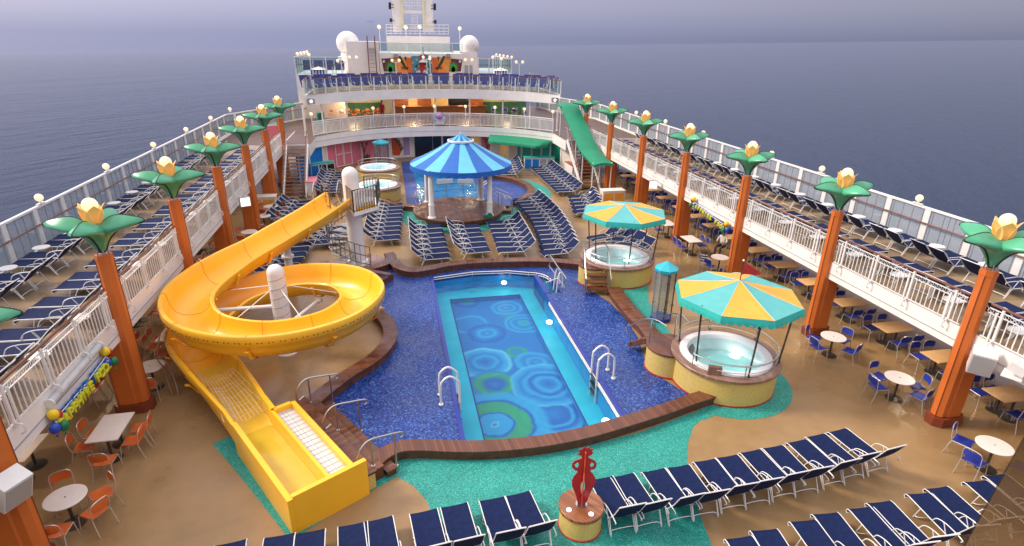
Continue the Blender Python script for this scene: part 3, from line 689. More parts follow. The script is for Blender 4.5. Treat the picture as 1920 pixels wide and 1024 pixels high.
for x_ in (-.5,.5):
    q_ = PATH[4]-T+Vector((x_,0,0)); mb.tube(bez([q_+Vector((0,0,.0)), q_+Vector((-.05,-.35,.55)), q_+Vector((.02,.1,.95)), q_+Vector((.1,.5,.9))], 5), .02, 6)
mb.build('entry_rail', STEEL, tw)
TB = bez([Vector((T.x+1.55*math.cos(R(a)), T.y+1.35*math.sin(R(a)), 0)) for a in range(-172, 36, 15)], 3)
coaming('tower_coaming', TB, .50, .33, 'rounded wooden coaming at the foot of the slide tower')
mb = MB(); mb.lathe([(1.35,.06),(.49,.06)], T.x, T.y, 30); tag(mb.build('tower_floor', WOODWET, smooth=0), kind='structure')
st = thing('pool_steps', 'short wooden steps from the slide tower down to the blue surround', 'steps', (-4.75, 24.3, 0), R(-35))
for k in range(3):
    mb = MB(); mb.box(0, -.3*k, .30-.09*k, 1.5, .28, .05); mb.build('tread', WOODY, st, 0)
mb = MB(); mb.box(-.77,-.3,.15,.05,1.0,.28); mb.box(.77,-.3,.15,.05,1.0,.28); mb.build('stringer', WOODSIDE, st, 0)

# ---------------------------------------------------------------- wooden landing with steps beside the splash box
ld = thing('wooden_landing', 'dark wooden landing with steps beside the yellow splash box', 'landing', tuple(A0), math.atan2(VV.y, VV.x))
mb = MB(); mb.box(1.84, 2.02, .475, .57, 4.02, .05); mb.build('deck_boards', WOODY, ld, 0)
mb = MB(); mb.box(1.83,2.02,.23,.52,3.96,.44); mb.build('base', TUBSIDE, ld, 0)
for k in range(2):
    mb = MB(); mb.box(2.285+.30*k, 2.05-.1*k, .32-.15*k, .29, 3.7, .05); mb.build('tread', WOODY, ld, 0)
    mb = MB(); mb.box(2.285+.30*k, 2.05-.1*k, .145-.075*k, .24, 3.66, .29-.15*k); mb.build('riser', WOODSIDE, ld, 0)
for i, (u, lab) in enumerate(((3.65,'steel handrail on the landing steps nearest the slide loop'),(2.0,'steel handrail in the middle of the landing steps'),(.20,'steel handrail on the landing steps nearest the teal deck'))):
    h = thing('handrail', lab, 'handrail', tuple(bl(u, 2.02, 0)), math.atan2(VV.y, VV.x), 'handrails on the wooden landing')
    mb = MB(); mb.tube(bez([(-.05,0,.78),(-.22,0,.72),(-.26,0,.95),(-.12,0,1.18),(.10,0,1.28),(.5,0,1.20),(.93,0,1.08),(1.0,0,.98),(.92,0,.92)], 5), .024, 8); mb.build('top_tube', STEEL, h)
    for x, z0, zt in ((.12,.50,1.28),(.74,.16,1.14)):
        mb = MB(); mb.cyl((x,0,z0),(x,0,zt),.024,n=8); mb.cyl((x,0,z0),(x,0,z0+.02),.05,n=8); mb.build('post', STEEL, h)

# ---------------------------------------------------------------- pool ladders and entry rails
def ladder(loc, rz, label):
    o = thing('pool_ladder', label, 'ladder', loc, rz, 'pool ladders')
    for y in (-.26, .26):
        mb = MB(); mb.tube(bez([(.55,y,.02),(.55,y,.55),(.50,y,.80),(.28,y,.95),(.06,y,.80),(.0,y,.55),(.0,y,-.9)], 6), .035, 8); mb.cyl((.55,y,.012),(.55,y,.05),.07,n=10); mb.build('hoop', WHITE2, o)
    for z in (-.05,-.32,-.6):
        mb = MB(); mb.box(0,0,z,.10,.50,.04); mb.build('rung', DARKSTEEL, o, 0)
    return o
p = at(1110, 706, 0); ladder((PX1-.06, p.y, 0), 0, 'white pool ladder on the pool side facing the canopied tubs')
p = at(848, 748, 0); ladder((PX0+.06, p.y, 0), PI, 'white pool ladder on the pool side facing the yellow slide')
o = thing('pool_entry_rail', 'white and steel entry rails at the far pool corner by the rear coaming', 'handrail', (3.05, 22.6, 0))
mb = MB()
for y in (-.9, -.45): mb.tube(bez([(-.15,y,-.2),(-.1,y,.5),(.0,y+.05,.78),(.12,y+.1,.55),(.15,y+.12,.02)], 6), .03, 8)
mb.tube([(-.12,-.9,.55),(-.5,-.4,.15)], .02, 6); mb.build('hoops', WHITE2, o)
mb = MB()
a0 = at(1030,478,1.2)-Vector((3.05,22.6,0)); b0 = at(1060,520,.9)-Vector((3.05,22.6,0))
mb.tube(bez([a0-Vector((0,0,.3)), a0, a0.lerp(b0,.5), b0, b0-Vector((0,0,.25))], 5), .022, 6); mb.tube([a0-Vector((0,0,.5)), b0-Vector((0,0,.45))], .016, 5)
for k in (.05,.5,.95):
    q = a0.lerp(b0,k); mb.cyl(q, (q.x,q.y,.02), .018, n=6)
mb.build('stair_rail', STEEL, o)

# ---------------------------------------------------------------- hot tubs
TUBLAMP = M('tub_lamp_glow', (.9,.9,.85), .3, var=0, em=(.85,1,.95), ems=9.0)
TUBBLUE = M('tub_well', (.55,.93,.97), .3, var=.12, scale=2)
def hot_tub(c, r, h, label, rails=True, a0=-160, a1=140):
    o = thing('hot_tub', label, 'hot tub', (c[0], c[1], 0), 0, 'round hot tubs')
    mb = MB(); mb.lathe([(r,.05),(r,h-.1)], 0, 0, 48); mb.build('side', TUBSIDE, o)
    mb = MB(); mb.lathe([(r+.02,.0),(r+.02,.05),(r,.06)], 0, 0, 48); mb.build('base_trim', REDLINE, o)
    mb = MB(); mb.lathe([(r-.02,h-.1),(r+.07,h-.1),(r+.08,h-.02),(r+.06,h),(r-.20,h),(r-.20,h-.05)], 0, 0, 48); mb.build('wooden_rim', WOODWET, o)
    mb = MB(); mb.lathe([(r-.18,h-.01),(r-.19,h+.05),(r-.25,h+.07),(r-.42,h+.045),(r-.48,h-.05),(r-.55,h-.45),(r-.85,h-.48),(r-.95,h-.8),(.001,h-.85)], 0, 0, 48, mis=[0,0,0,0,0,1,1,1,1]); mb.build('shell', [TUBWHITE, TUBBLUE], o)
    mb = MB(); mb.lathe([(r-.47,h-.06),(.001,h-.06)], 0, 0, 40); mb.build('water', WATERTUB, o, 0)
    for a in (35, 215, 305):
        mb = MB(); mb.lathe([(.16,h-.455),(.001,h-.45)], (r-.70)*math.cos(R(a)), (r-.70)*math.sin(R(a)), 12); mb.build('tub_lamp', TUBLAMP, o, 0)
    if rails:
        ring = arc(0, 0, r-.08, a0, a1, 40, h+.42); mb = MB(); mb.tube(ring, .022, 6); mb.tube([p-Vector((0,0,.24)) for p in ring], .014, 5)
        for k in range(0, 41, 8): mb.cyl(ring[k], (ring[k].x, ring[k].y, h), .018, n=6)
        mb.build('grab_rail', STEEL, o)
    return o
def canopy(c, R0, z0, z1, turn, first, label, flag=None, pole_r=1.5, pole_z=.95, polea=range(22, 382, 60)):
    o = thing('tub_canopy', label, 'canopy', (c[0], c[1], pole_z), 0, 'canopies over the hot tubs'); z0 -= pole_z; z1 -= pole_z
    vs = [Vector((R0*math.cos(R(turn+45*k)), R0*math.sin(R(turn+45*k)), z0)) for k in range(8)]; ap = Vector((0,0,z1))
    mats = [TEALC, ORANGEC]; mb = MB()
    for k in range(8):
        a, b = vs[k], vs[(k+1) % 8]; mi = (k+first) % 2
        rows = []
        for i in range(6):
            t = i/5; w = ap.lerp(a,t); q = ap.lerp(b,t); m_ = (w+q)/2-Vector((0,0,.05*math.sin(PI*t)))
            rows.append([w-Vector((0,0,.03*math.sin(PI*t))), m_, q-Vector((0,0,.03*math.sin(PI*t)))])
        mb.grid(rows, mi)
    mb.build('canvas_top', mats, o, 15)
    mb = MB()
    for a in vs: mb.tube([ap.lerp(a, i/5)-Vector((0,0,.03*math.sin(PI*i/5)-.004)) for i in range(6)], .006, 4)
    mb.build('seams', CREAM, o, 0)
    mb = MB()
    for k in range(8):
        a, b = vs[k], vs[(k+1) % 8]; N = 42; top, mid, bot = [], [], []
        for i in range(N+1):
            p = a.lerp(b, i/N); out = Vector((p.x, p.y, 0)).normalized(); top.append(p+Vector((0,0,.012))); mid.append(p+out*.035-Vector((0,0,.12)))
            bot.append(p+out*.05-Vector((0,0,.17+.075*abs(math.sin(PI*7*i/N)))))
        mb.grid([top, mid, bot])
    mb.build('valance', TEALD, o, 0)
    for a in polea:
        mb = MB(); x, y = math.cos(R(a)), math.sin(R(a)); mb.cyl((pole_r*x,pole_r*y,0),((R0-.22)*x,(R0-.22)*y,z0+.02),.028,n=8); mb.cyl((pole_r*x,pole_r*y,0),(pole_r*x,pole_r*y,.02),.06,n=10); mb.build('pole', DARKSTEEL, o)
    mb = MB()
    for v in vs: mb.cyl(v*.99-Vector((0,0,.04)), (0,0,z1-.06), .02, n=6)
    mb.build('rafters', DARKSTEEL, o)
    if flag:
        mb = MB(); mb.cyl((0,0,z1-.02),(0,0,z1+.62),.018,n=6); mb.ball((0,0,z1+.64),.035,8,5,mi=1); mb.build('flag_pole', [DARKSTEEL, WHITE2], o)
        mb = MB(); rows = [[Vector((.02+.09*i, .05*math.sin(i*.9), z1+.60-.055*i-h*max(.02, (.42-.05*i)))) for h in (0,.5,1)] for i in range(8)]
        thicken(mb, rows, .006); mb.build('pennant', REDFLAG, o)
    return o
TUB1 = (6.22, 14.0); TUB2 = (6.05, 22.85)
hot_tub(TUB1, 1.58, .95, 'near round hot tub with bright water under the flagged canopy')
hot_tub(TUB2, 1.62, .95, 'round hot tub under the flagless canopy beyond the boardwalk')
canopy((6.35,14.1), 1.86, 2.95, 3.40, 0, 0, 'teal and orange octagonal canopy with a red pennant', True)
canopy((6.30,23.1), 1.90, 2.95, 3.30, 0, 1, 'teal and orange octagonal canopy without a flag', False)
mb = MB(); q = at(1350,690,1.0)
pil = thing('hot_tub_bench', 'pale wooden box seat on the rim of the flagged hot tub', 'box', at(1339,702,.95), R(-25)); mb = MB(); mb.box(0,0,.14,.38,.12,.26); mb.build('boards', WOODWET, pil, 0); mb = MB(); mb.box(0,.0,.005,.30,.08,.03); mb.build('foot', WOODSIDE, pil, 0)
def drum(c, r, h, label, rz):
    o = thing('tub_landing', label, 'landing', (c[0], c[1], 0), rz, 'landings beside the hot tubs')
    mb = MB(); mb.lathe([(r,.05),(r,h-.06)], 0, 0, 36); mb.build('side', TUBSIDE, o)
    mb = MB(); mb.lathe([(r+.02,0),(r+.02,.05),(r,.06)], 0, 0, 36); mb.build('base_trim', REDLINE, o)
    mb = MB(); mb.lathe([(r-.02,h-.06),(r+.03,h-.06),(r+.03,h),(.001,h)], 0, 0, 36); mb.build('wooden_top', WOOD, o)
    for k in range(3):
        mb = MB(); mb.box(0, r+.14+.27*k, h-.20-.21*k, .85, .28, .05); mb.build('tread', WOODY, o, 0)
    for s in (-1,1):
        mb = MB(); mb.bar((s*.45, r-.05, h-.12), (s*.45, r+.85, .10), .05, .16); mb.build('stringer', WOODSIDE, o, 0)
    mb = MB()
    for s in (-1,1): mb.tube(bez([(s*.48,r+.95,.55),(s*.52,r+.98,.8),(s*.52,r+.7,1.0),(s*.52,r,1.55),(s*.5,r*.3,1.75),(s*.42,-.2,1.72)], 5), .022, 6)
    for s in (-1,1):
        for y, z0, z in ((r+.72,.2,.98),(r*.6,h,1.66)): mb.cyl((s*.51,y,z0),(s*.51,y,z),.02,n=6)
    mb.build('handrail', STEEL, o)
drum((4.82,14.95), .74, .86, 'yellow sided landing with steps beside the flagged hot tub', R(12))
drum((4.75,22.3), .66, .86, 'yellow sided landing with steps beside the flagless hot tub', R(168))
f1 = at(709,312,1.0); f2 = at(712,343,1.0)
hot_tub((f1.x,f1.y), 1.55, .95, 'round open hot tub nearest the pink wall', True, -60, 200)
hot_tub((f2.x-.15,f2.y-.3), 1.50, .95, 'round open hot tub just behind the slide tower', True, -60, 200)
def shower(c, h, r, label, small=False):
    o = thing('shower_stall', label, 'shower', (c[0], c[1], 0), R(12), 'glass shower stalls with turquoise caps')
    oct_ = [Vector((r*math.cos(R(22.5+45*k)), r*math.sin(R(22.5+45*k)), 0)) for k in range(8)]
    mb = MB(); mb.grid([[p*1.15+Vector((0,0,h-.10)) for p in oct_], [p*1.17+Vector((0,0,h)) for p in oct_], [Vector((0,0,h+.28))]*8], closed=True); mb.grid([[p*1.15+Vector((0,0,h-.10)) for p in oct_][::-1], [Vector((0,0,h+.1))]*8], closed=True); mb.build('cap', TEALCAP, o, 0)
    mb = MB(); mb.prism([(p.x*1.05,p.y*1.05) for p in oct_], .0, .14); mb.build('tray', TILEBLUE, o, 0)
    mb = MB()
    for k in range(7): a, b = oct_[k], oct_[k+1]; mb.add([a+Vector((0,0,.14)), b+Vector((0,0,.14)), b+Vector((0,0,h-.1)), a+Vector((0,0,h-.1))], [(0,1,2,3)])
    mb.build('glass_panel', GLASSSH, o, 0)
    for k in (0,2,5,7):
        mb = MB(); p = oct_[k]; mb.cyl(p+Vector((0,0,.1)), p+Vector((0,0,h-.05)), .025, n=6)
        for z in (.6, h-.5): mb.box(p.x, p.y, z, .09, .06, .04)
        mb.build('upright', DARKSTEEL, o)
    mb = MB(); mb.tube([(0,.2,.1),(0,.2,h-.3),(0,.05,h-.22),(0,0,h-.3)], .02, 6); mb.cyl((0,0,h-.32),(0,0,h-.29),.09,n=10); mb.build('shower_head', STEEL, o)
TEALCAP = M('turquoise_cap', (.02,.40,.50), .35, var=.06)
b = at(1238,598,.0); shower((b.x,b.y), 2.15, .39, 'glass shower stall between the two canopied hot tubs')
b = at(717,315,.0); shower((b.x,b.y), 2.1, .6, 'glass shower stall against the pink wall', True)
# ---------------------------------------------------------------- sun loungers
def lounger_proto(back, W, wrap):      # wrap: the sling laps over the side tubes
    o = thing('sun_lounger', 'x', 'sun lounger', (0,0,0), 0, 'navy sun loungers on the pool deck')
    H = Vector((0,-.25,.335)); th = R(back); Tp = H+Vector((0,-.78*math.cos(th), .78*math.sin(th)))
    seat = [(.955,.235),(.985,.285),(.955,.335),(.86,.355),(.55,.345),(.2,.335),(-.25,.335)]
    mb = MB(); rows = [[Vector((x*(W+wrap), y, z+wrap*.8-.016*(1-x*x))) for x in (-1,-.5,0,.5,1)] for y, z in [(q.y,q.z) for q in bez([Vector((0,y,z)) for y,z in seat], 3)]]
    thicken(mb, rows, .008); mb.build('seat', NAVY, o, 50)
    mb = MB(); rows = []
    for i in range(7):
        p = H.lerp(Tp, i/6)+Vector((0,.03*math.sin(PI*i/6)*math.sin(th),.03*math.sin(PI*i/6)*math.cos(th)))*-1
        rows.append([Vector((x*(W+wrap), p.y+wrap*.5, p.z+wrap*.6-.012*(1-x*x))) for x in (-1,-.5,0,.5,1)])
    thicken(mb, rows, .008); mb.build('backrest', NAVY, o, 50)
    mb = MB()
    for s in (-1,1):
        mb.tube([Vector((s*(W+.008), y, z-4*wrap)) for y, z in seat], .0115+1.4*wrap, 5)
        mb.tube([Vector((s*(W+.01),-.25,.335)), Vector((s*(W+.01),(H.y+Tp.y)/2-.02,(H.z+Tp.z)/2-.03)), Tp+Vector((s*(W+.01),-.02,.015))], .0115, 5)
    mb.tube([(-W-.01,.955,.235),(W+.01,.955,.235)], .015, 5); mb.tube([Tp+Vector((-.3,-.02,.015)), Tp+Vector((.3,-.02,.015))], .015, 5)
    mb.tube([(-W-.01,-.25,.33),(W+.01,-.25,.33)], .014, 5); mb.build('frame', WHITE2, o)
    for y0, y1 in ((.50,.60),(-.28,-.44)):
        mb = MB(); mb.tube([(-.31,y1,.0),(-.31,y0,.335)], .012, 5); mb.tube([(.31,y1,.0),(.31,y0,.335)], .012, 5)
        mb.tube(bez([(-.31,y1*.97+y0*.03,.05),(-.24,y1+.10*(1 if y1<0 else -1),.07),(.24,y1+.10*(1 if y1<0 else -1),.07),(.31,y1*.97+y0*.03,.05)], 3), .012, 4); mb.build('leg', WHITE2, o)
    for s in (-1,1):
        mb = MB(); mb.tube(bez([(s*(W+0.018),.16,.33),(s*(W+0.033),.06,.50),(s*(W+0.033),-.16,.575),(s*(W+0.033),-.46,.58),(s*(W+0.028),-.60,.55),(s*(W+0.013),-.56,.48)], 4), .012, 5); mb.tube([(s*.33,-.42,.02),(s*.34,-.12,.56)], .010, 5); mb.build('armrest', WHITE2, o)
    remember(o); return o
LPS = [lounger_proto(41,.330,.004), lounger_proto(60,.300,0), lounger_proto(42,.315,.004)]; used = [False, False, False]
def lounger(x, y, z, rz, label, group=None, up=0):
    rz += R(random.uniform(-2.6,2.6)); x += random.uniform(-.02,.02)
    LP = LPS[up]
    if not used[up]:
        used[up] = True; LP.location = (x,y,z); LP.rotation_euler.z = rz; LP['label'] = label
        if group: LP['group'] = group
        return LP
    return copy_tree(LP, (x,y,z), rz, label, group)
def foot_row(pts, dvec, label, group):
    """rows in the foreground: the foot ends were surveyed; dvec points from foot to head"""
    d = dvec.to_2d().normalized(); rz = math.atan2(-d.y, -d.x)-PI/2
    for i, (px, py) in enumerate(pts):
        f = at(px, py, .34); c = Vector((f.x, f.y, 0)) + Vector((d.x, d.y, 0))*.90
        lounger(c.x, c.y, 0, rz, label % ordw(i+1), group, 1)
rowA = [(1128,899),(1170,893),(1227,884),(1270,877),(1320,866),(1363,858),(1407,848),(1449,840),(1495,829),(1531,818),(1575,808)]
foot_row(rowA, at(1167,965,.33)-at(1128,899,.33), '%s navy lounger from the red statue in the row on its orange-deck side', 'loungers in the row beside the red statue')
rowB = [(1390,1011),(1433,997),(1505,980),(1547,966),(1617,955),(1652,944),(1723,928),(1760,917),(1830,905),(1868,893)]
foot_row(rowB, at(1828,978,.33)-at(1759,917,.33), '%s navy lounger in the frontmost row, counted from the cut-off one near the statue', 'loungers in the frontmost row')
rowC = [(972,928),(922,938),(851,950),(797,961),(715,975),(660,986),(579,1000),(520,1008),(434,1020)]
foot_row(rowC, at(1002,1000,.33)-at(972,928,.33), '%s navy lounger from the statue in the row towards the splash box', 'loungers in the row towards the splash box')
def line_row(a, b, n, rz, label, group, bow=0.0):
    a = Vector(a); b = Vector(b); s = Vector((b.y-a.y, a.x-b.x)).normalized()
    for i in range(n):
        t = i/max(1, n-1); p = a.lerp(b, t)+s*bow*4*t*(1-t)
        lounger(p.x, p.y, 0, rz, label % ordw(i+1), group)
HL, HR = R(-90), R(90)          # heads towards -X / towards +X
g = 'loungers behind the main pool'
line_row((-2.26,25.75), (-2.24,30.5), 7, HL, '%s lounger from the rear coaming in the file closest to the tower coaming', g)
line_row((-4.57,28.9), (-4.23,35.3), 9, HL, '%s lounger behind the slide tower in the long file by its base', g)
line_row((-.23,26.3), (-.17,30.2), 6, HL, '%s lounger from the rear coaming in the file before the pavilion columns', g)
line_row((2.11,26.1), (2.34,30.7), 7, HR, '%s lounger from the rear coaming in the file before the pavilion steps', g)
line_row((4.15,25.5), (4.79,35.4), 14, R(97), '%s lounger from the flagless hot tub in the long curving file', g, .35)
g = 'loungers towards the green stair roof'
line_row((8.22,37.3), (8.28,45.0), 11, R(96), '%s lounger in the file leading to the teal counter', g)
line_row((7.9,32.2), (8.6,35.6), 5, R(98), '%s lounger in the short file before the covered stairs', g)
line_row((7.2,27.4), (8.6,27.9), 2, R(110), '%s lounger behind the flagless canopy near the table', g)
line_row((8.1,25.1), (8.0,26.9), 3, R(112), '%s lounger close to the orange column by the flagless canopy', g)
line_row((5.32,43.1), (5.87,47.5), 6, R(90), '%s lounger beside the small pool under the far fascia', g)
g = 'loungers around the slide'
line_row((-10.0,33.0), (-9.75,36.8), 6, HL, '%s lounger between the orange columns and the upper slide run', g)
line_row((-9.24,24.8), (-8.99,28.6), 6, HL, '%s lounger beneath the upper slide run', g)
line_row((-7.6,28.8), (-7.0,31.0), 4, HL, '%s lounger beside the spiral stair railing', g)
line_row((-8.2,39.4), (-8.2,45.0), 8, HL, '%s lounger near the stairs and the blue counter', g)
# the two wing decks: pairs facing the sea, an inner row at the balustrade and an outer row at the windscreen
ZW = 2.90
small = None
k = 0
for side, y0, sname in ((-1, 7.95, 'slide'), (1, 8.75, 'canopy')):
    for row, xc, rn in ((0, 12.43, 'by the balustrade'), (1, 14.75, 'by the windscreen')):
        n = 0
        for pair in range(17):
            for q in (0, 1):
                n += 1; y = y0 + pair*1.89 + q*.72 + row*.25
                lounger(side*xc, y, ZW, R(-90) if side > 0 else R(90), '%s lounger %s on the upper deck above the %s-side tables' % (ordw(n), rn, sname), 'loungers on the upper deck, %s side' % sname, 2)

def side_table(loc, label, group):
    o = thing('side_table', label, 'table', loc, 0, group)
    mb = MB(); mb.lathe([(.001,.40),(.25,.40),(.255,.415),(.25,.43),(.001,.43)], 0, 0, 16); mb.build('table_top', WHITE2, o)
    mb = MB()
    for a in (90,210,330): mb.cyl((.05*math.cos(R(a)),.05*math.sin(R(a)),.40),(.22*math.cos(R(a)),.22*math.sin(R(a)),0),.012,n=4)
    mb.build('legs', WHITE2, o); remember(o); return o
stp = None
for side, y0, sname in ((-1, 7.95, 'slide'), (1, 8.75, 'canopy')):
    for j, xc in enumerate((11.75, 15.45)):
        for i in range(0, 12):
            y = y0 + i*1.89 + 1.30 + (.25 if j else 0)
            lab = '%s round white side table %s on the %s-side upper deck' % (ordw(i+1), ('by the balustrade', 'by the windscreen')[j], sname)
            if stp is None: stp = side_table((side*xc, y, ZW), lab, 'white side tables on the upper decks')
            else: copy_tree(stp, (side*xc, y, ZW), 0, lab)

# ---------------------------------------------------------------- cafe tables and chairs
def chair_proto(name, mat, lab):
    o = thing(name, lab, 'chair'); 
    mb = MB(); rows = [[Vector((x*.20, y, .445-.02*(1-x*x)-(.02 if y > .18 else 0))) for x in (-1,-.5,0,.5,1)] for y in (-.20,-.1,.05,.17,.21)]
    thicken(mb, rows, .014); mb.build('seat', mat, o, 50)
    mb = MB(); rows = []
    for i in range(6):
        z = .60+.04*i+.0; w = .19*(1-.35*max(0, abs(i-2.5)-1.6)/1.0); rows.append([Vector((x*w, -.235-.10*(z-.6)-.035*(1-x*x), z)) for x in (-1,-.5,0,.5,1)])
    thicken(mb, rows, .014); mb.build('backrest', mat, o, 50)
    mb = MB()
    mb.tube(bez([(-.205,-.19,.44),(-.21,-.23,.60),(-.20,-.25,.76),(-.12,-.27,.835),(.12,-.27,.835),(.20,-.25,.76),(.21,-.23,.60),(.205,-.19,.44)], 4), .0115, 5)
    mb.tube([(-.205,-.19,.435),(-.205,.20,.425),(.205,.20,.425),(.205,-.19,.435)], .013, 5, closed=True); mb.build('frame', ALU, o)
    for sx in (-1,1):
        for y0, y1 in ((.20,.25),(-.19,-.30)):
            mb = MB(); mb.cyl((sx*.205,y0,.43),(sx*.225,y1,0),.013,n=5); mb.build('leg', ALU, o)
    remember(o); return o
CO = chair_proto('cafe_chair', CHAIRO, 'x'); CB = chair_proto('cafe_chair', CHAIRB, 'x'); usedc = {CO.name: False, CB.name: False}
def chair(proto, x, y, face, label, group, z=0):
    """face: the direction (degrees) the sitter looks"""
    rz = R(face-90+random.uniform(-9,9)); x += random.uniform(-.03,.03); y += random.uniform(-.03,.03)
    if not usedc[proto.name]:
        usedc[proto.name] = True; proto.location = (x,y,z); proto.rotation_euler.z = rz; tag(proto, label, group=group); return proto
    return copy_tree(proto, (x,y,z), rz, label, group)
def table(kind, x, y, label, mat, group, sx=.70, sy=1.05):
    o = thing('cafe_table', label, 'table', (x,y,0), R(random.uniform(-1.5,1.5)), group)
    mb = MB()
    if kind == 'round': mb.lathe([(.001,.715),(.385,.715),(.40,.722),(.40,.738),(.39,.745),(.001,.745)], 0, 0, 40); mb.cyl((0,0,.744),(0,0,.748),.02,n=10,mi=1)
    else:
        mb.box(0,0,.73,sx,sy,.03)
    mb.build('table_top', [mat, BLACK], o, 30)
    mb = MB()
    for yy in ((0,) if kind == 'round' else (-sy*.27, sy*.27)): mb.cyl((0,yy,.03),(0,yy,.715),.035,n=8); mb.lathe([(.24,0),(.24,.015),(.05,.045),(.035,.06)], 0, yy, 14)
    mb.build('pedestal', DARKSTEEL, o); remember(o); return o
def surround(kind, x, y, proto, cname, where, group, which, sx=.70, sy=1.05):
    if kind == 'round':
        for i, a in enumerate(which): chair(proto, x+.62*math.cos(R(a)), y+.62*math.sin(R(a)), a+180, '%s %s chair at %s' % (ordw(i+1), cname, where), group)
    else:
        i = 0
        for s in (-1,1):
            for q in (-1,1):
                if (s,q) not in which: continue
                i += 1; chair(proto, x+s*(sx/2+.20), y+q*sy*.25, 0 if s < 0 else 180, '%s %s chair at %s' % (ordw(i), cname, where), group)
ALL4 = ((-1,-1),(-1,1),(1,-1),(1,1))
gl = 'orange chairs on the slide side'
table('rect', -11.15, 13.72, 'long white table set with five orange chairs', TABLE, 'white tables on the slide side', .72, 1.15)
surround('rect', -11.15, 13.72, CO, 'orange', 'the long white table beside the dark red column foot', gl, ALL4)
chair(CO, -11.0, 12.78, 90, 'orange chair at the near end of the long white table', gl)
table('round', -11.07, 11.26, 'round white table with orange chairs nearest the white loudspeaker', TABLE, 'white tables on the slide side')
surround('round', -11.07, 11.26, CO, 'orange', 'the round table nearest the white loudspeaker', gl, (35,-20,120,-85))
table('round', -11.25, 16.70, 'round white table behind the column and below the slide bend', TABLE, 'white tables on the slide side')
surround('round', -11.25, 16.70, CO, 'orange', 'the round table behind the column below the slide bend', gl, (85,-80))
table('rect', -11.3, 18.8, 'white rectangular table half hidden by the slide bend', TABLE, 'white tables on the slide side')
surround('rect', -11.3, 18.8, CO, 'orange', 'the white table half hidden by the slide bend', gl, ALL4)
table('rect', -12.9, 13.2, 'white rectangular table under the upper deck by the letter garland', TABLE, 'white tables on the slide side')
for i, (x, y) in enumerate(((-11.11,29.8),(-10.95,32.6),(-10.9,34.6))):
    w = 'the %s round table from the upper slide run' % ordw(i+1)
    table('round', x, y, '%s round white table from the upper slide run among the orange columns' % ordw(i+1), TABLE, 'white tables on the slide side')
    surround('round', x, y, CO, 'orange', w, gl, (140,40,-110))
for i in range(6):
    x, y = -13.4, 16.2+i*2.6; table('rect', x, y, '%s table in shade beneath the slide-side upper deck' % ordw(i+1), TABLE, 'tables beneath the slide-side upper deck', 1.05, .70)
    surround('rect', x, y, CO, 'orange', 'the %s shaded table beneath the slide-side upper deck' % ordw(i+1), gl, ((1,-1),(1,1)), 1.05, .7)
gr = 'blue chairs on the canopy side'
rt = [('round',10.91,12.05,(100,-70,170,-10),'the round table beside the nearest orange column foot'),('round',10.73,8.93,(110,190,-60),'the round table at the corner of the smoked glass'),
      ('round',10.77,14.69,(120,190,-60,20),'the round table before the second orange column foot'),('rect',10.94,27.87,((1,-1),(-1,-1),(1,1)),'the white table behind the flagless canopy'),
      ('rect',10.94,25.1,ALL4,'the white table beyond the third orange column'),('round',11.01,22.45,(150,200,-60),'the round table with a striped towel'),('round',10.6,20.2,(20,120),'the round table hidden behind the red pennant'),('rect',10.6,31.0,((1,-1),(1,1)),'the white table under the green stair roof')]
for kind, x, y, which, w in rt:
    table(kind, x, y, ('round' if kind == 'round' else 'rectangular')+' white table'+w.split(' table')[1].replace(' with', ' set with') if 'white' not in w else 'rectangular '+w[4:], TABLE, 'white tables on the canopy side')
    surround(kind, x, y, CB, 'blue', w, gr, which)
chair(CB, 9.95, 17.2, 150, 'single blue chair standing alone behind the flagged canopy', gr)
for i, y in enumerate((10.75,12.9,14.95,17.05,19.12,21.1,23.1,25.1,27.1,28.9,30.8,33.1,35.2,37.3,39.4)):
    x = 13.42; table('rect', x, y, '%s tan table beneath the canopy-side upper deck, counted from the smoked glass' % ordw(i+1), TABLETAN, 'tan tables beneath the canopy-side upper deck', 1.15, .72)
    for j, (dx, s) in enumerate(((-.27,1),(.27,1),(-.27,-1),(.27,-1))): chair(CB, x+dx, y+s*.58, -90*s, '%s blue chair at the %s tan table from the smoked glass' % (ordw(j+1), ordw(i+1)), gr)
b = at(1350,508,.0)
tow = MB(); rows = [[Vector((.02*math.sin(j*2), -.16+.32*j/5, .84-.07*i)) for j in range(6)] for i in range(7)]
thicken(tow, rows, .012)
def stripes(name, a, b_, n, axis=2, w=.05):
    m = bpy.data.materials.new(name); m.use_nodes = True; nt = m.node_tree; b = nt.nodes['Principled BSDF']; tc = nd(nt, 'ShaderNodeTexCoord'); sp = nd(nt, 'ShaderNodeSeparateXYZ'); nt.links.new(tc.outputs['Object'], sp.inputs[0])
    f = mth(nt, 'LESS_THAN', mth(nt, 'FRACT', mth(nt, 'DIVIDE', sp.outputs[axis], w)), .5); nt.links.new(mixc(nt, f, a, b_), b.inputs['Base Color']); b.inputs['Roughness'].default_value = .8; return m
t_ = tow.build('striped_towel', stripes('towel_stripes', (.75,.75,.75), (.01,.015,.06), 1, 2, .12), None, 0); t_.location = (10.30,22.65,0); t_.rotation_euler.z = R(60)
tag(t_, 'black and white striped towel hung over a blue chair back', 'towel')

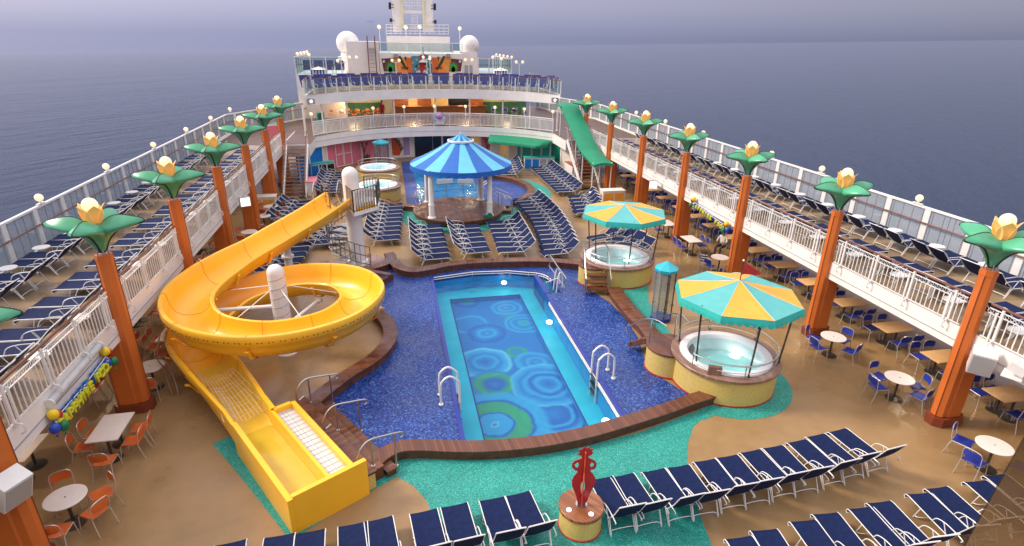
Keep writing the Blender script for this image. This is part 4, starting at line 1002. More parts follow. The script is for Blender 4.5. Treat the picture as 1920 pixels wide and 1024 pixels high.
# ---------------------------------------------------------------- flower-lamp columns
def column_proto(side):
    o = thing('flower_lamp_column', 'x', 'column', (0,0,0), 0, 'orange flower-lamp columns along the upper decks')
    oc = lambda r, sx=0: [Vector(((r*math.cos(R(22.5+45*k))) + (sx if math.cos(R(22.5+45*k))*sx > 0 else 0), r*math.sin(R(22.5+45*k)), 0)) for k in range(8)]
    mb = MB(); p = oc(.20); mb.prism(p, .30, 4.75); mb.prism(oc(.212), 4.60, 4.69)
    for k in (0, 4): mb.bar(p[k]+Vector((0,0,.3)), p[k]+Vector((0,0,4.7)), .018, .018, 1)
    mb.build('shaft', [ORANGE, RUST], o, 20)
    mb = MB(); mb.prism([Vector((q.x+side*.20, q.y, 0)) for q in oc(.235, side*.22)], .29, 2.32); mb.build('lower_pier', ORANGE, o, 20)
    mb = MB(); mb.prism([Vector((q.x+side*.02,q.y,0)) for q in oc(.31, side*.42)], 0, .28); mb.build('foot', RUST, o, 20)
    mb = MB()
    for a in range(0, 360, 60): mb.cyl((.15*math.cos(R(a)),.15*math.sin(R(a)),4.74),(.12*math.cos(R(a)),.12*math.sin(R(a)),4.90),.018,n=5)
    mb.build('bolts', STEEL, o)
    RB = bez([(.10,0,0),(.22,0,.26),(.50,0,.55),(1.15,0,.76),(.80,0,.91),(.44,0,.92),(.14,0,.74)], 4); MD = bez([(.10,0,0),(.21,0,.22),(.35,0,.43),(.45,0,.60),(.38,0,.69),(.28,0,.72),(.13,0,.74)], 4)
    for k in range(4):
        rows = []
        for i in range(len(RB)):
            row = []
            for j in range(15):
                u_ = j/14; s_ = abs(2*u_-1)**1.15; q_ = MD[i].lerp(RB[i], s_); a = R(90*k+90*u_)
                row.append(Vector((q_.x*math.cos(a), q_.x*math.sin(a), 4.84+q_.z)))
            rows.append(row)
        mb = MB(); mb.grid(rows); lf = mb.build('leaf', LEAF, o, 70)
        mb = MB(); mb.tube([r[0] for r in rows[:13]], .030, 5); mb.tube([r[0] for r in rows[12:]], .012, 4); mb.build('rim', LEAFEDGE, lf)
    for k in range(5):
        rows = []
        for i in range(7):
            t = i/6; w = .20*math.sin(PI*min(1,.25+.62*t))*(1 if t < .8 else (1-t)/.2*.8+.05); r = .10+.20*t**1.3+.10*t**4; z = 5.58+.50*t
            a = R(72*k+20); row = []; r = .10+.15*t**1.4+.06*t**4; w *= 1.0
            for j in (-1,-.5,0,.5,1): row.append(Vector(((r)*math.cos(a)-w*j*math.sin(a), r*math.sin(a)+w*j*math.cos(a), z-.03*(1-abs(j))*0)))
            rows.append(row)
        mb = MB(); thicken(mb, rows, .010); mb.build('petal', FLOWER, o, 60)
    mb = MB(); mb.cyl((0,0,4.8),(0,0,5.7),.09,n=10); mb.build('stem', LEAFEDGE, o)
    mb = MB(); mb.ball((0,0,6.05), .18, 18, 10); mb.build('globe', GLOBE, o, 80)
    remember(o); return o
for side, y0, sname in ((-1, 4.7731, 'slide'), (1, 5.3894, 'canopy')):
    pr = None
    for k in range(1, 8):
        lab = '%s orange flower-lamp column on the %s side, counted from the camera' % (ordw(k), sname)
        if pr is None: pr = column_proto(side); pr.location = (side*11.154, y0+5.4179*k, 0); pr['label'] = lab
        else: copy_tree(pr, (side*11.154, y0+5.4179*k, 0), 0, lab)

# ---------------------------------------------------------------- wing decks, balustrades, windscreens
for side, sname in ((-1, 'port'), (1, 'starboard')):
    mb = MB(); xa, xb = sorted((side*11.28, side*16.05)); mb.box((xa+xb)/2, 22, 2.60, xb-xa, 54, .58, mi=0)
    mb.box(side*11.25, 22, 2.62, .06, 54, .62, mi=0); mb.box(side*11.212, 22, 2.52, .02, 54, .02, mi=2)
    mb.box(side*16.0, 22, -6, .1, 56, 11.98, mi=0); mb.box(side*15.9, 22, 1.3, .06, 54, 1.4, mi=1)
    for i in range(18): mb.box(side*15.86, -3.5+i*3, 1.25, .04, .25, 2.1, mi=0)
    q = mb.build('wing_deck', [WHITE, GLASSDARK, GREY], None, 0); tag(q, kind='structure')
    mb = MB(); mb.sheet([(xa+.06,-5),(xb-.05,-5),(xb-.05,50),(xa+.06,50)], 2.898); tag(mb.build('wing_deck_floor', TANUP, None, 0), kind='structure')
for side, y0, sname in ((-1, 4.7731, 'slide'), (1, 5.3894, 'canopy')):
    for k in range(0, 8):
        y = y0+5.4179*(k+.5); o = thing('ceiling_lamp', '%s round ceiling lamp beneath the %s-side upper deck' % (ordw(k+1), sname), 'lamp', (side*13.4, y, 2.31), 0, 'ceiling lamps beneath the upper decks')
        mb = MB(); mb.lathe([(.16,0),(.16,-.04),(.13,-.05)], 0, 0, 16); mb.build('ring', WHITE2, o); mb = MB(); mb.lathe([(.001,-.045),(.13,-.048)], 0, 0, 16); mb.build('lens', SCREEN, o, 0)
        l_ = bpy.data.lights.new('ceiling_light', 'SPOT'); l_.energy = 42; l_.color = (1,.80,.56); l_.shadow_soft_size = .12; l_.spot_size = R(165); l_.spot_blend = .6
        lo_ = bpy.data.objects.new('ceiling_light', l_); col.objects.link(lo_); lo_.location = (side*13.4, y, 2.22)
def balustrade(side, Lb, label):
    o = thing('balustrade', label, 'railing', (0,0,0), 0, 'white balustrades along the upper decks')
    mb = MB(); mb.tube([(0,0,.99),(0,Lb,.99)], .035, 8); mb.build('handrail', HANDRAIL, o)
    mb = MB(); s = side*-.03
    for z, h in ((.90,.022),(.77,.018),(.10,.028)): mb.box(s, Lb/2, z, .028, Lb, h)
    n = int(Lb/.15)
    for i in range(n): mb.box(s, (i+.5)*Lb/n, .435, .018, .024, .65)
    for i in range(int(Lb/.13)): mb.tube([Vector((s, (i+.5)*.13+.045*math.cos(R(60*k)), .835+.045*math.sin(R(60*k)))) for k in range(6)], .008, 3, closed=True)
    mb.build('baluster_panel', WHITE2, o, 0)
    for i in range(4):
        y = .35+(Lb-.7)*i/3; mb = MB(); mb.box(s, y, .49, .05, .06, .96); mb.box(s+side*-.02, y+.12, .43, .03, .05, .84); mb.tube([(s,y,.12),(s-side*.14,y,.05),(s-side*.16,y,-.10),(s-side*.05,y,-.16)], .02, 5); mb.build('post', WHITE2, o, 0)
    remember(o); return o
def windscreen(side, Lb, label):
    o = thing('windscreen', label, 'windscreen', (0,0,0), 0, 'glass windscreens along the ship sides')
    mb = MB(); mb.box(0,Lb/2,1.46,.11,Lb,.07); mb.box(0,Lb/2,.06,.09,Lb,.10); mb.build('top_rail', WHITE2, o, 0)
    mb = MB(); mb.box(side*.01,Lb/2,.77,.012,Lb-.02,1.3); mb.build('glass', GLASS, o, 0)
    mb = MB(); mb.tube([(-side*.14,0,.93),(-side*.14,Lb,.93)], .028, 6); mb.build('mid_rail', HANDRAIL, o)
    for i in range(3):
        y = Lb*(i+.5)/3; mb = MB(); mb.box(0,y,.75,.10,.25,1.4); mb.box(-side*.09,y,.93,.08,.05,.04); mb.build('post', WHITE2, o, 0)
    mb = MB()
    for i in range(12): mb.box(0,Lb*(i+.5)/12,.77,.022,.014,1.3)
    mb.build('mullions', GREY, o, 0); remember(o); return o
def lamp_proto(label, h=.0):
    o = thing('globe_lamp', label, 'lamp', (0,0,0), 0, 'globe lamps on the windscreens')
    mb = MB(); mb.box(0,0,.04,.10,.42,.03); mb.cyl((0,0,.0),(0,0,.12),.04,n=8); mb.build('bracket', WHITE2, o)
    mb = MB(); mb.ball((0,0,.24), .135, 16, 9); mb.build('globe', GLOBE, o, 80); remember(o); return o
lampP = None
for side, y0, sname in ((-1, 4.7731, 'slide'), (1, 5.3894, 'canopy')):
    bp_, wp_ = None, None
    for k in range(-1, 7):
        yb = y0+5.4179*(k+0)+.30; lab = '%s bay of white balustrade on the %s-side upper deck' % (ordw(k+2), sname)
        if bp_ is None: bp_ = balustrade(side, 5.4179-.60, lab); bp_.location = (side*11.22, yb, ZW)
        else: copy_tree(bp_, (side*11.22, yb, ZW), 0, lab)
    for k in range(-1, 8 if side < 0 else 9):
        yb = y0+5.4179*k; lab = '%s bay of glass windscreen along the %s side' % (ordw(k+2), sname)
        if wp_ is None: wp_ = windscreen(side, 5.4179, lab); wp_.location = (side*15.95, yb, ZW)
        else: copy_tree(wp_, (side*15.95, yb, ZW), 0, lab)
    ex_, ey_, tx, ty = (-15.95, y0+5.4179*8, -11.3, 57.2) if side < 0 else (15.95, y0+5.4179*9, 13.2, 62.0)
    dd_ = Vector((tx-ex_, ty-ey_, 0)); n_ = max(1, round(dd_.length/5.4179)); dd_.normalize()
    for k in range(n_): copy_tree(wp_, (ex_+dd_.x*5.4179*k, ey_+dd_.y*5.4179*k, ZW), -math.atan2(dd_.x, dd_.y), '%s slanting bay of glass windscreen by the stern house, %s side' % (ordw(k+1), sname))
for side, pts, sname in ((-1, [(75,378),(200,318),(288,275),(349,245),(395,222),(431,206)], 'slide'), (1, [(1723,375),(1541,318),(1448,282),(1319,248),(1248,226),(1193,211),(1150,198)], 'canopy')):
    for i, (px, py) in enumerate(pts):
        p = atx(px, py, side*15.95); lab = '%s lit globe lamp on the %s-side windscreen' % (ordw(i+1), sname)
        if lampP is None: lampP = lamp_proto(lab); lampP.location = (side*15.95, p.y, ZW+1.49)
        else: copy_tree(lampP, (side*15.95, p.y, ZW+1.49), 0, lab)
# ---------------------------------------------------------------- pavilion
PV = Vector((.02, 33.65, 0)); PC = Vector((.28, 33.9, 0))
o = thing('pavilion', 'round pavilion with blue striped conical canopy on four white columns', 'pavilion', PV)
mb = MB(); mb.lathe([(2.72,.40),(.001,.40)][::-1], 0, 0, 56); mb.lathe([(2.55,0),(2.55,.1),(2.66,.12),(2.66,.28),(2.74,.30),(2.74,.385),(2.70,.40)], 0, 0, 56, mi=1)
for f in mb.f: pass
mb.build('stage', [planks('stage_boards', (.075,.026,.014), (.22,.085,.050), .12, rough=.35), WOODSIDE], o)
for px, py in ((810,409),(918,404),(901.5,375),(802,379)):
    q = at(px, py, .40)-PV; mb = MB(); mb.lathe([(.24,.40),(.24,.46),(.17,.52),(.165,1.15),(.19,1.18),(.17,1.24),(.15,1.3),(.14,3.05),(.19,3.10),(.19,3.2)], q.x, q.y, 20); mb.build('column', WHITE, o)
c = PC-PV; NS = 18; RO, ZO, RI, ZI = 3.02, 3.17, .68, 4.42
pol = lambda a, r, z: Vector((c.x+r*math.cos(a), c.y+r*math.sin(a), z))
mb = MB()
for k in range(NS):
    a0, a1 = 2*PI*(k-.5)/NS-PI/2, 2*PI*(k+.5)/NS-PI/2
    rows = [[pol(a0+(a1-a0)*j/2, RO+(RI-RO)*i/6, ZO+(ZI-ZO)*i/6-.06*math.sin(PI*i/6)-(.012 if j != 1 else 0)) for j in range(3)] for i in range(7)]
    mb.grid(rows, 1 if k % 2 == 0 else 0)
    rows = [[pol(a0+(a1-a0)*j/2, .74+(.02-.74)*i/4, 4.46+.42*i/4-.03*math.sin(PI*i/4)) for j in range(3)] for i in range(5)]
    mb.grid(rows, k % 2)
mb.build('striped_canvas', [BLUEC, BLUEL], o, 12)
mb = MB(); N = 220; tp_, md_, bt_ = [], [], []
for i in range(N):
    a = 2*PI*i/N; tp_.append(pol(a, RO, ZO)); md_.append(pol(a, RO+.015, ZO-.22)); bt_.append(pol(a, RO+.02, ZO-.24-.07*abs(math.sin(PI*44*i/N))))
mb.grid([bt_, md_, tp_], closed=True); mb.build('valance', BLUEC, o, 0)
mb = MB(); mb.lathe([(.72,4.38),(.78,4.40),(.78,4.50),(.72,4.51)], c.x, c.y, 32); mb.ball((c.x,c.y,4.90), .05, 8, 5); mb.build('cupola_ring', WHITE, o)
rr = arc(0, 0, 2.55, 5, 195, 40, 1.35); mb = MB(); mb.tube(rr, .022, 6); mb.tube([p-Vector((0,0,.42)) for p in rr], .012, 4)
for k in range(0, 41, 5): mb.cyl(rr[k], (rr[k].x, rr[k].y, .4), .018, n=5)
mb.build('railing', STEEL, o)
s = thing('pavilion_steps', 'wooden steps with steel handrails up to the pavilion stage', 'steps', at(952, 397, 0), R(-6))
for k in range(3):
    mb = MB(); mb.box(-.28*k, 0, .10+.10*k, .30, .95, .045); mb.build('tread', GOLDWOOD if 'GOLDWOOD' in globals() else WOODWET, s, 0)
mb = MB(); mb.box(-.28,.5,.12,.9,.05,.22); mb.box(-.28,-.5,.12,.9,.05,.22); mb.build('stringer', WOODSIDE, s, 0)
mb = MB()
for y in (-.52,.52):
    mb.tube(bez([(.25,y,.0),(.25,y,.8),(.1,y,1.0),(-.6,y,1.35),(-1.0,y,1.35),(-1.05,y,.4)], 5), .022, 6); mb.cyl((-.35,y,.3),(-.35,y,1.22),.018,n=5)
mb.build('handrail', STEEL, s)
p = at(920, 405, .4); b_ = MB(); b_.box(0,0,.07,.55,.16,.14,.3); b_.box(.1,.1,.10,.25,.12,.2,.8); q = b_.build('green_box', BOARDGREEN, None, 0); q.location = at(915, 407, .40); tag(q, 'small green bundle at the foot of a pavilion column', 'bag')

# small pool behind the pavilion
mb = MB(); mb.sheet([(-3.0,34.8)]+[(1.0+4.9*math.cos(R(a)), 39.0+4.9*math.sin(R(a))) for a in range(-55,76,8)]+[(2.3,50.5),(-3.0,50.5)], .010)
tag(mb.build('blue_small_pool_surround', BLUE, None, 0), kind='structure')
mb = MB(); x0, x1, y0, y1 = -2.15, 2.25, 36.9, 46.0
mb.add([(x0,y0,.016),(x1,y0,.016),(x1,y1,.016),(x0,y1,.016)], [(0,1,2,3)]); tag(mb.build('small_pool_floor', M('small_pool_tiles', (.0,.20,.50), .25, var=.25, scale=1.2), None, 0), kind='structure')
mb = MB(); mb.sheet([(x0,y0),(x1,y0),(x1,y1),(x0,y1)], .05); tag(mb.build('small_pool_water', WATER, None, 0), kind='structure')
coaming('pool_coaming', [Vector((1.0+4.75*math.cos(R(a)), 39.0+4.75*math.sin(R(a)), 0)) for a in range(-52,80,6)], .5, .34, 'rounded wooden coaming around the small pool behind the pavilion')
coaming('pool_coaming', [at(716,373,.3),at(735,380,.3),at(758,385,.3),at(790,389,.3)], .5, .34, 'short wooden coaming between the slide tower loungers and the pavilion')
ladder((2.2, 37.9, 0), 0, 'white ladder of the small pool behind the pavilion')
for px, lab in ((834,'pale panel behind the pavilion on the side of the slide tower'),(873,'pale panel behind the pavilion on the side of the small pool ladder')):
    q = thing('pale_panel', lab, 'panel', at(px, 347, .05), 0); mb = MB(); mb.box(0,0,.26,1.15,.05,.34); mb.build('board', CREAM, q, 0); mb = MB(); mb.box(-.5,0,.05,.05,.04,.1); mb.box(.5,0,.05,.05,.04,.1); mb.build('feet', GREY, q, 0)

# ---------------------------------------------------------------- stern superstructure
AC, AS, AW = Vector((-.05, 39.2, 0)), Vector((.05, 40.05, 0)), Vector((-.05, 42.1, 0))     # centres of the aft deck edge, the sun deck edge and the house fronts
def ap(a, r, z=0, c=AC): return Vector((c.x+r*math.cos(R(a)), c.y+r*math.sin(R(a)), z))
def aps(a, r, z=0): return ap(a, r, z, AS)
def apw(a, r, z=0): return ap(a, r, z, AW)
RA, RS = 11.75, 11.9
def slab(poly, z0, z1, name):
    mb = MB(); mb.prism(poly, z0, z1, 0); o = mb.build(name, WHITE, None, 0); return tag(o, kind='structure')
eA = [ap(37+106*i/40, RA) for i in range(41)]; eS = [aps(33.5+113*i/40, RS) for i in range(41)]
pA = [(9.45,42.75),(9.45,46.0)]+[(p.x,p.y) for p in eA]+[(-9.45,46.0),(-9.45,42.75),(-15.95,42.75),(-15.95,49),(-11.8,57),(-11.8,66),(13.2,66),(13.2,60),(15.95,54),(15.95,42.75)]
slab(pA, 2.06, 2.90, 'aft_deck_slab')
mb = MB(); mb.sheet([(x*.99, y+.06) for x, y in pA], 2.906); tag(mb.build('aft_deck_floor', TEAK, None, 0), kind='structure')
mb = MB(); mb.tube([p+Vector((0,0,2.50))*1.0 + (p-AC).normalized()*-.01 for p in eA], .012, 4); tag(mb.build('aft_deck_edge_groove', GREY, None, 0), kind='structure')
slab([(p.x,p.y) for p in eS]+[(-9.95,72),(9.95,72)], 5.12, 5.90, 'sun_deck_slab')
mb = MB(); mb.sheet([(p.x*.985,p.y+.1) for p in eS]+[(-9.8,71.5),(9.8,71.5)], 5.905); tag(mb.build('sun_deck_floor', TANUP, None, 0), kind='structure')

# coloured house fronts below the aft deck
ho = thing('poolside_house_front', 'row of brightly boarded house fronts under the curved aft deck', 'building', (0,0,0))
def panel(a0, a1, r, z0, z1, mat, name, th=.08, n=4, parent=None):
    mb = MB(); rows = []
    for i in range(n+1):
        a = a0+(a1-a0)*i/n; rows.append([apw(a,r,z0), apw(a,r,z1), apw(a,r+th,z1), apw(a,r+th,z0)])
    mb.grid(rows, closed=True); mb.add(rows[0], [(0,1,2,3)]); mb.add(rows[-1], [(3,2,1,0)])
    return mb.build(name, mat, parent if parent is not None else ho, 30)
RW = 10.45
boards = lambda a0, a1, mat, nm: [panel(a0, a1, RW, .05, 2.45, mat, nm)] 
segs = [(174,150,BOARDBLUE,'blue_boarding'),(150,147,CREAM,'pilaster'),(147,126.5,PINK,'pink_boarding'),(126.5,112,PINK,'pink_boarding'),(112,100,WHITE,'mural_panel'),(100,99.2,CREAM,'pilaster'),
        (99.2,72,GLASSDARK,'dark_window'),(72,70.8,CREAM,'pilaster'),(70.8,66.5,WARMWALL,'lit_window'),(66.5,61,PINK,'pink_boarding'),(61,56,CREAM,'cream_boarding'),(56,51,WARMWALL,'lit_doorway'),(51,47,CREAM,'cream_boarding'),(47,44,BOARDTEAL,'teal_boarding'),(44,26,BOARDTEAL,'teal_boarding'),(26,18,BOARDGREEN,'green_door'),(18,6,CREAM,'cream_boarding')]
for a0, a1, m_, nm in segs:
    w = panel(a0, a1, RW, .02, 2.4, m_, nm, n=max(2, int(abs(a0-a1)/3)))
    if 'boarding' in nm and m_ is not CREAM:
        mb = MB()
        for i in range(9): mb.tube([apw(a0+(a1-a0)*k/6, RW-.008, .30+i*.24) for k in range(7)], .010, 4)
        mb.build('board_seams', m_, w, 0)
for a in (173,161,150.2,147.5,126.6,112.2,100.2,85.5,71.5,66.3,61,51,47,44,38,32,26,18): panel(a+.45, a-.45, RW-.04, .02, 2.4, WHITE, 'trim', .05, 1)
for a0, a1 in ((142,137.6),(137.0,132.6)):
    d = panel(a0, a1, RW-.05, .05, 2.05, PINK, 'door', .03, 2)
    mb = MB()
    for z in (.06,1.05,2.05): mb.tube([apw(a0+(a1-a0)*k/3, RW-.06, z) for k in range(4)], .035, 4)
    for a in (a0, a1): mb.cyl(apw(a,RW-.06,.03), apw(a,RW-.06,2.08), .04, n=4)
    mb.build('frame', WHITE, d, 0)
for a in (90.2, 81): panel(a+.15, a-.15, RW-.03, .02, 2.4, GREY, 'mullion', .03, 1)
# a bright painted gecko-and-leaf panel on the wall
mb = MB(); a0, a1 = 111, 101.5
mb2 = MB(); rows = []
def wp(a, z, d=.03): return apw(a, RW-d, z)
mb.add([wp(110.6,.3),wp(107,.25),wp(105.2,.9),wp(106.5,1.5),wp(109,1.9),wp(110.8,2.1)], [(0,1,2,3,4,5)], 0)
mb.add([wp(105.0,.25),wp(101.8,.25),wp(101.8,2.3),wp(104.6,2.3)], [(0,1,2,3)], 2)
for k in range(5): mb.tube([wp(110-.9*k, 2.2-.33*k,.05), wp(109.2-.9*k, 1.95-.30*k,.05)], .10, 6, mi=1); mb.tube([wp(109.6-.9*k,2.1-.33*k,.05), wp(108.4-.9*k, 2.25-.33*k,.05)], .03, 5, mi=1)
mb.build('painted_panel', [M('vermilion_paint', (.62,.08,.02), .5), BOARDGREEN, M('lilac_paint', (.45,.32,.52), .5)], ho, 0)

def plant(loc, label, n=26, l=.6, pot=True, mat=PALM, h=.38):
    o = thing('potted_plant', label, 'plant', loc, 0)
    mb = MB(); mb.lathe([(.001,.01),(.22,.01),(.33,h),(.28,h),(.26,h-.05),(.001,h-.06)], 0, 0, 16); mb.build('pot', SOIL, o)
    mb = MB()
    for i in range(n):
        a = random.uniform(0, 2*PI); e_ = random.uniform(.25,1.35); ll = l*random.uniform(.7,1.2); w = .035
        d = Vector((math.cos(a)*math.cos(e_), math.sin(a)*math.cos(e_), math.sin(e_))); sd_ = Vector((-math.sin(a), math.cos(a), 0))
        p0 = Vector((0,0,h-.05)); p1 = p0+d*ll*.5; p2 = p0+d*ll-Vector((0,0,.12*ll))
        mb.add([p0-sd_*w*.5, p0+sd_*w*.5, p1+sd_*w, p1-sd_*w, p2], [(0,1,2,3),(3,2,4)])
    mb.build('leaves', mat, o, 0); return o
def tall_plant(loc, label, h=1.7):
    o = thing('tall_plant', label, 'plant', loc, 0); random.seed(int(h*100))
    mb = MB(); mb.tube([(0,0,0),(.05,.03,h*.4),(-.08,0,h*.75),(-.2,.02,h)], .03, 6); mb.tube([(.02,0,h*.3),(.25,.1,h*.6),(.3,.1,h*.8)], .02, 5); mb.build('trunk', HANDRAIL, o)
    mb = MB()
    for i in range(70):
        t = random.choice(((-.2,.02,h),(.3,.1,h*.8),(-.08,0,h*.75),(.05,.05,h*.5))); a = random.uniform(0,2*PI); e_ = random.uniform(-.6,1.2); ll = random.uniform(.18,.42)
        d = Vector((math.cos(a)*math.cos(e_), math.sin(a)*math.cos(e_), math.sin(e_))); sd_ = Vector((-math.sin(a), math.cos(a), 0)); p0 = Vector(t)+Vector((0,0,random.uniform(-.15,.15)))
        mb.add([p0, p0+d*ll*.5+sd_*.035, p0+d*ll, p0+d*ll*.5-sd_*.035], [(0,1,2,3)])
    mb.build('crown', PALMD, o, 0)
plant(at(689,304,.0), 'spiky agave in a terracotta pot by the pink wall'); q = apw(127, 10.1); tall_plant((q.x,q.y,.02), 'tall dusky leaved plant against the pink boards', 2.0)
q = apw(62.5, 10.1); tall_plant((q.x,q.y,.02), 'bushy dark plant under the end of the green awning', 1.9)
# counters
def counter(loc, rz, L_, label, top, doors, n):
    o = thing('counter', label, 'counter', loc, rz)
    mb = MB(); mb.box(0,0,.98,L_+.1,.66,.05); mb.build('counter_top', top, o, 0)
    mb = MB(); mb.box(0,.02,.48,L_,.56,.94); mb.build('carcass', WHITE, o, 0)
    for i in range(n):
        if doors[i] is None: continue
        mb = MB(); w = L_/n; mb.box(-L_/2+w*(i+.5), -.275, .46, w-.10, .03, .78); d = mb.build('door', doors[i], o, 0)
    return o
q = at(1012,318,0); counter((q.x,q.y+.3,0), R(-8), 2.5, 'white counter with blue doors and teal top under the green awning', TEALD, [BOARDBLUE,BOARDBLUE,GREY,GREY], 4)
q = at(604,330,0); counter((q.x,q.y+.3,0), R(28), 1.9, 'counter with turquoise top in front of the blue boarding', TEALD, [BOARDBLUE,GLASSDARK,GLASSDARK], 3)
q = at(1072,330,0); counter((q.x,q.y,0), R(92), 1.8, 'red cabinet beside the covered stairs', RED, [RED,RED], 2)
q = at(643,300,0)
q = at(575,348,0); counter((-9.2,40.2,0), R(92), 1.5, 'pink towel cabinet beside the open stairs', PINK, [PINK,PINK], 2)

# green awning over the teal counter
aw = thing('green_awning', 'scalloped green awning below the curved aft deck', 'awning', (0,0,0))
mb = MB(); rows = []; ed = []
N = 30
for i in range(N+1):
    a = 66-29*i/N; k = min(1, i/4, (N-i)/2.5); rr = 10.0+1.2*(1-math.sqrt(max(0,1-(1-k)**2)))
    rows.append([ap(a, rr+(11.74-rr)*j/4, 1.95+.32*math.sin(PI/2*j/4)) for j in range(5)]); ed.append(ap(a, rr, 1.95))
thicken(mb, rows, .02); mb.build('canvas', GREEN, aw, 40)
mb = MB(); top, mid, bot = [], [], []
for i in range(N*6+1):
    t = i/6; k = min(N-1, int(t)); p = ed[k].lerp(ed[k+1], t-k); dn = (p-AC).normalized()*-.02; top.append(p+Vector((0,0,.02))); mid.append(p+dn-Vector((0,0,.10))); bot.append(p+dn-Vector((0,0,.13+.07*abs(math.sin(PI*i/5)))))
mb.grid([top, mid, bot]); mb.build('valance', GREEN, aw, 0)

# stairs on both sides
def stairs(x0, x1, ya, yb, label):
    o = thing('staircase', label, 'staircase', ((x0+x1)/2, ya, 0)); w = x1-x0; n = 15
    for i in range(n):
        mb = MB(); mb.box(0, (yb-ya)*(i+.5)/n, 2.9*(i+1)/n-.02, w, (yb-ya)/n*1.25, .04); mb.build('tread', WOODWET, o, 0)
    for s_ in (-1,1):
        mb = MB(); mb.bar((s_*(w/2+.05),-.15,.05),(s_*(w/2+.05),yb-ya,2.85),.08,.30); mb.build('stringer', WHITE, o, 0)
        mb = MB(); mb.tube([(s_*(w/2+.05),-.2,.0),(s_*(w/2+.05),-.2,.95),(s_*(w/2+.05),yb-ya,3.85),(s_*(w/2+.05),yb-ya+.5,3.85)], .03, 6); mb.build('handrail', HANDRAIL, o)
        mb = MB()
        for i in range(12): 
            t = i/11; mb.cyl((s_*(w/2+.05),(yb-ya)*t,2.9*t),(s_*(w/2+.05),(yb-ya)*t,2.9*t+.95),.014,n=4)
        mb.build('balusters', WHITE2, o, 0)
stairs(-10.85,-9.55,38.9,42.6,'open wooden staircase up to the wing deck beside the blue counter')
stairs(9.55,10.85,38.6,42.6,'staircase under the long green roof')
gr_ = thing('stair_roof', 'long bent green canvas roof over the staircase on slim white poles', 'canopy', (10.15, 40, 0))
mb = MB(); prof_ = [(46.2,5.2),(45.3,5.42),(44.3,5.28),(44.15,5.18),(39.3,2.92),(39.1,2.84),(38.9,2.80),(36.1,2.42)]
rows = [[Vector((x*.72, y-40, z-.14*x*x)) for x in (-1,-.6,0,.6,1)] for y, z in prof_]
thicken(mb, rows, .03); mb.build('canvas', GREEN, gr_, 50)
mb = MB()
for s_ in (-1,1):
    P_ = bez([Vector((s_*.72,y-40,z-.14)) for y,z in prof_], 14); 
    mb.grid([P_, [p-Vector((0,0,.10+.06*abs(math.sin(PI*i/4)))) for i, p in enumerate(P_)]])
P_ = [Vector((-.72+1.44*i/40, -3.9, 2.42-.14*(-1+i/20)**2)) for i in range(41)]; mb.grid([P_, [p-Vector((0,0,.10+.06*abs(math.sin(PI*i/4)))) for i, p in enumerate(P_)]])
mb.build('valance', GREEN, gr_, 0)
for x, y, zb, z in ((-.66,-3.6,0,2.4),(.66,-3.6,0,2.4),(-.66,-1.4,0,2.5),(.66,-1.4,0,2.5),(-.66,.3,0,3.25),(.66,.3,0,3.25),(-.66,4.6,2.9,5.1),(.66,4.6,2.9,5.1)):
    mb = MB(); mb.cyl((x,y,zb),(x,y,z),.045,n=8); mb.build('pole', WHITE2, gr_)

# aft deck: balustrade along the curved edge with globe lamps
bo = thing('curved_balustrade', 'curved white balustrade along the aft deck edge', 'railing', (0,0,0))
mb = MB(); A = [ap(37+106*i/60, RA+.08) for i in range(61)]
for z, r_ in ((3.98,.045),(3.86,.03),(3.02,.035)): mb.tube([p+Vector((0,0,z)) for p in A], r_, 5)
mb.build('rails', WHITE2, bo)
mb = MB()
for i in range(190): p = ap(37+106*i/189, RA+.08); mb.cyl(p+Vector((0,0,3.0)), p+Vector((0,0,3.9)), .026, n=4)
mb.build('balusters', WHITE2, bo, 0)
for i in range(17):
    mb = MB(); p = ap(37+6.625*i, RA+.08); mb.cyl(p+Vector((0,0,2.9)), p+Vector((0,0,4.0)), .035, n=6); mb.build('post', WHITE2, bo)
def post_lamp(loc, label, h=1.55, heads=1, r=.13, group='globe post lamps astern'):
    o = thing('post_lamp', label, 'lamp', loc, 0, group)
    mb = MB(); mb.cyl((0,0,0),(0,0,h),.035,n=8)
    if heads == 2: mb.cyl((-.30,0,h-.05),(.30,0,h-.05),.025,n=6)
    mb.build('post', WHITE2, o)
    for x in ((0,) if heads == 1 else (-.30,.30)):
        mb = MB(); mb.cyl((x,0,h-.05),(x,0,h+.04),.05,n=8); mb.ball((x,0,h+r*.9), r, 14, 8, mi=1); mb.build('globe', [WHITE2, GLOBE], o, 80)
    remember(o); return o
lpr = None
for i, px in enumerate((585,642,700,758,815,872,928,983,1037)):
    best = min((ap(a*.5, RA+.1) for a in range(70, 291)), key=lambda p: abs(((p+Vector((0,0,4.0))-CAM).dot(CR)/(p+Vector((0,0,4.0))-CAM).dot(CF)*FOC+UX)-px))
    lab = '%s globe lamp on the curved aft balustrade from the open staircase' % ordw(i+1)
    if lpr is None: lpr = post_lamp((best.x,best.y,2.9), lab)
    else: copy_tree(lpr, (best.x,best.y,2.9), 0, lab)
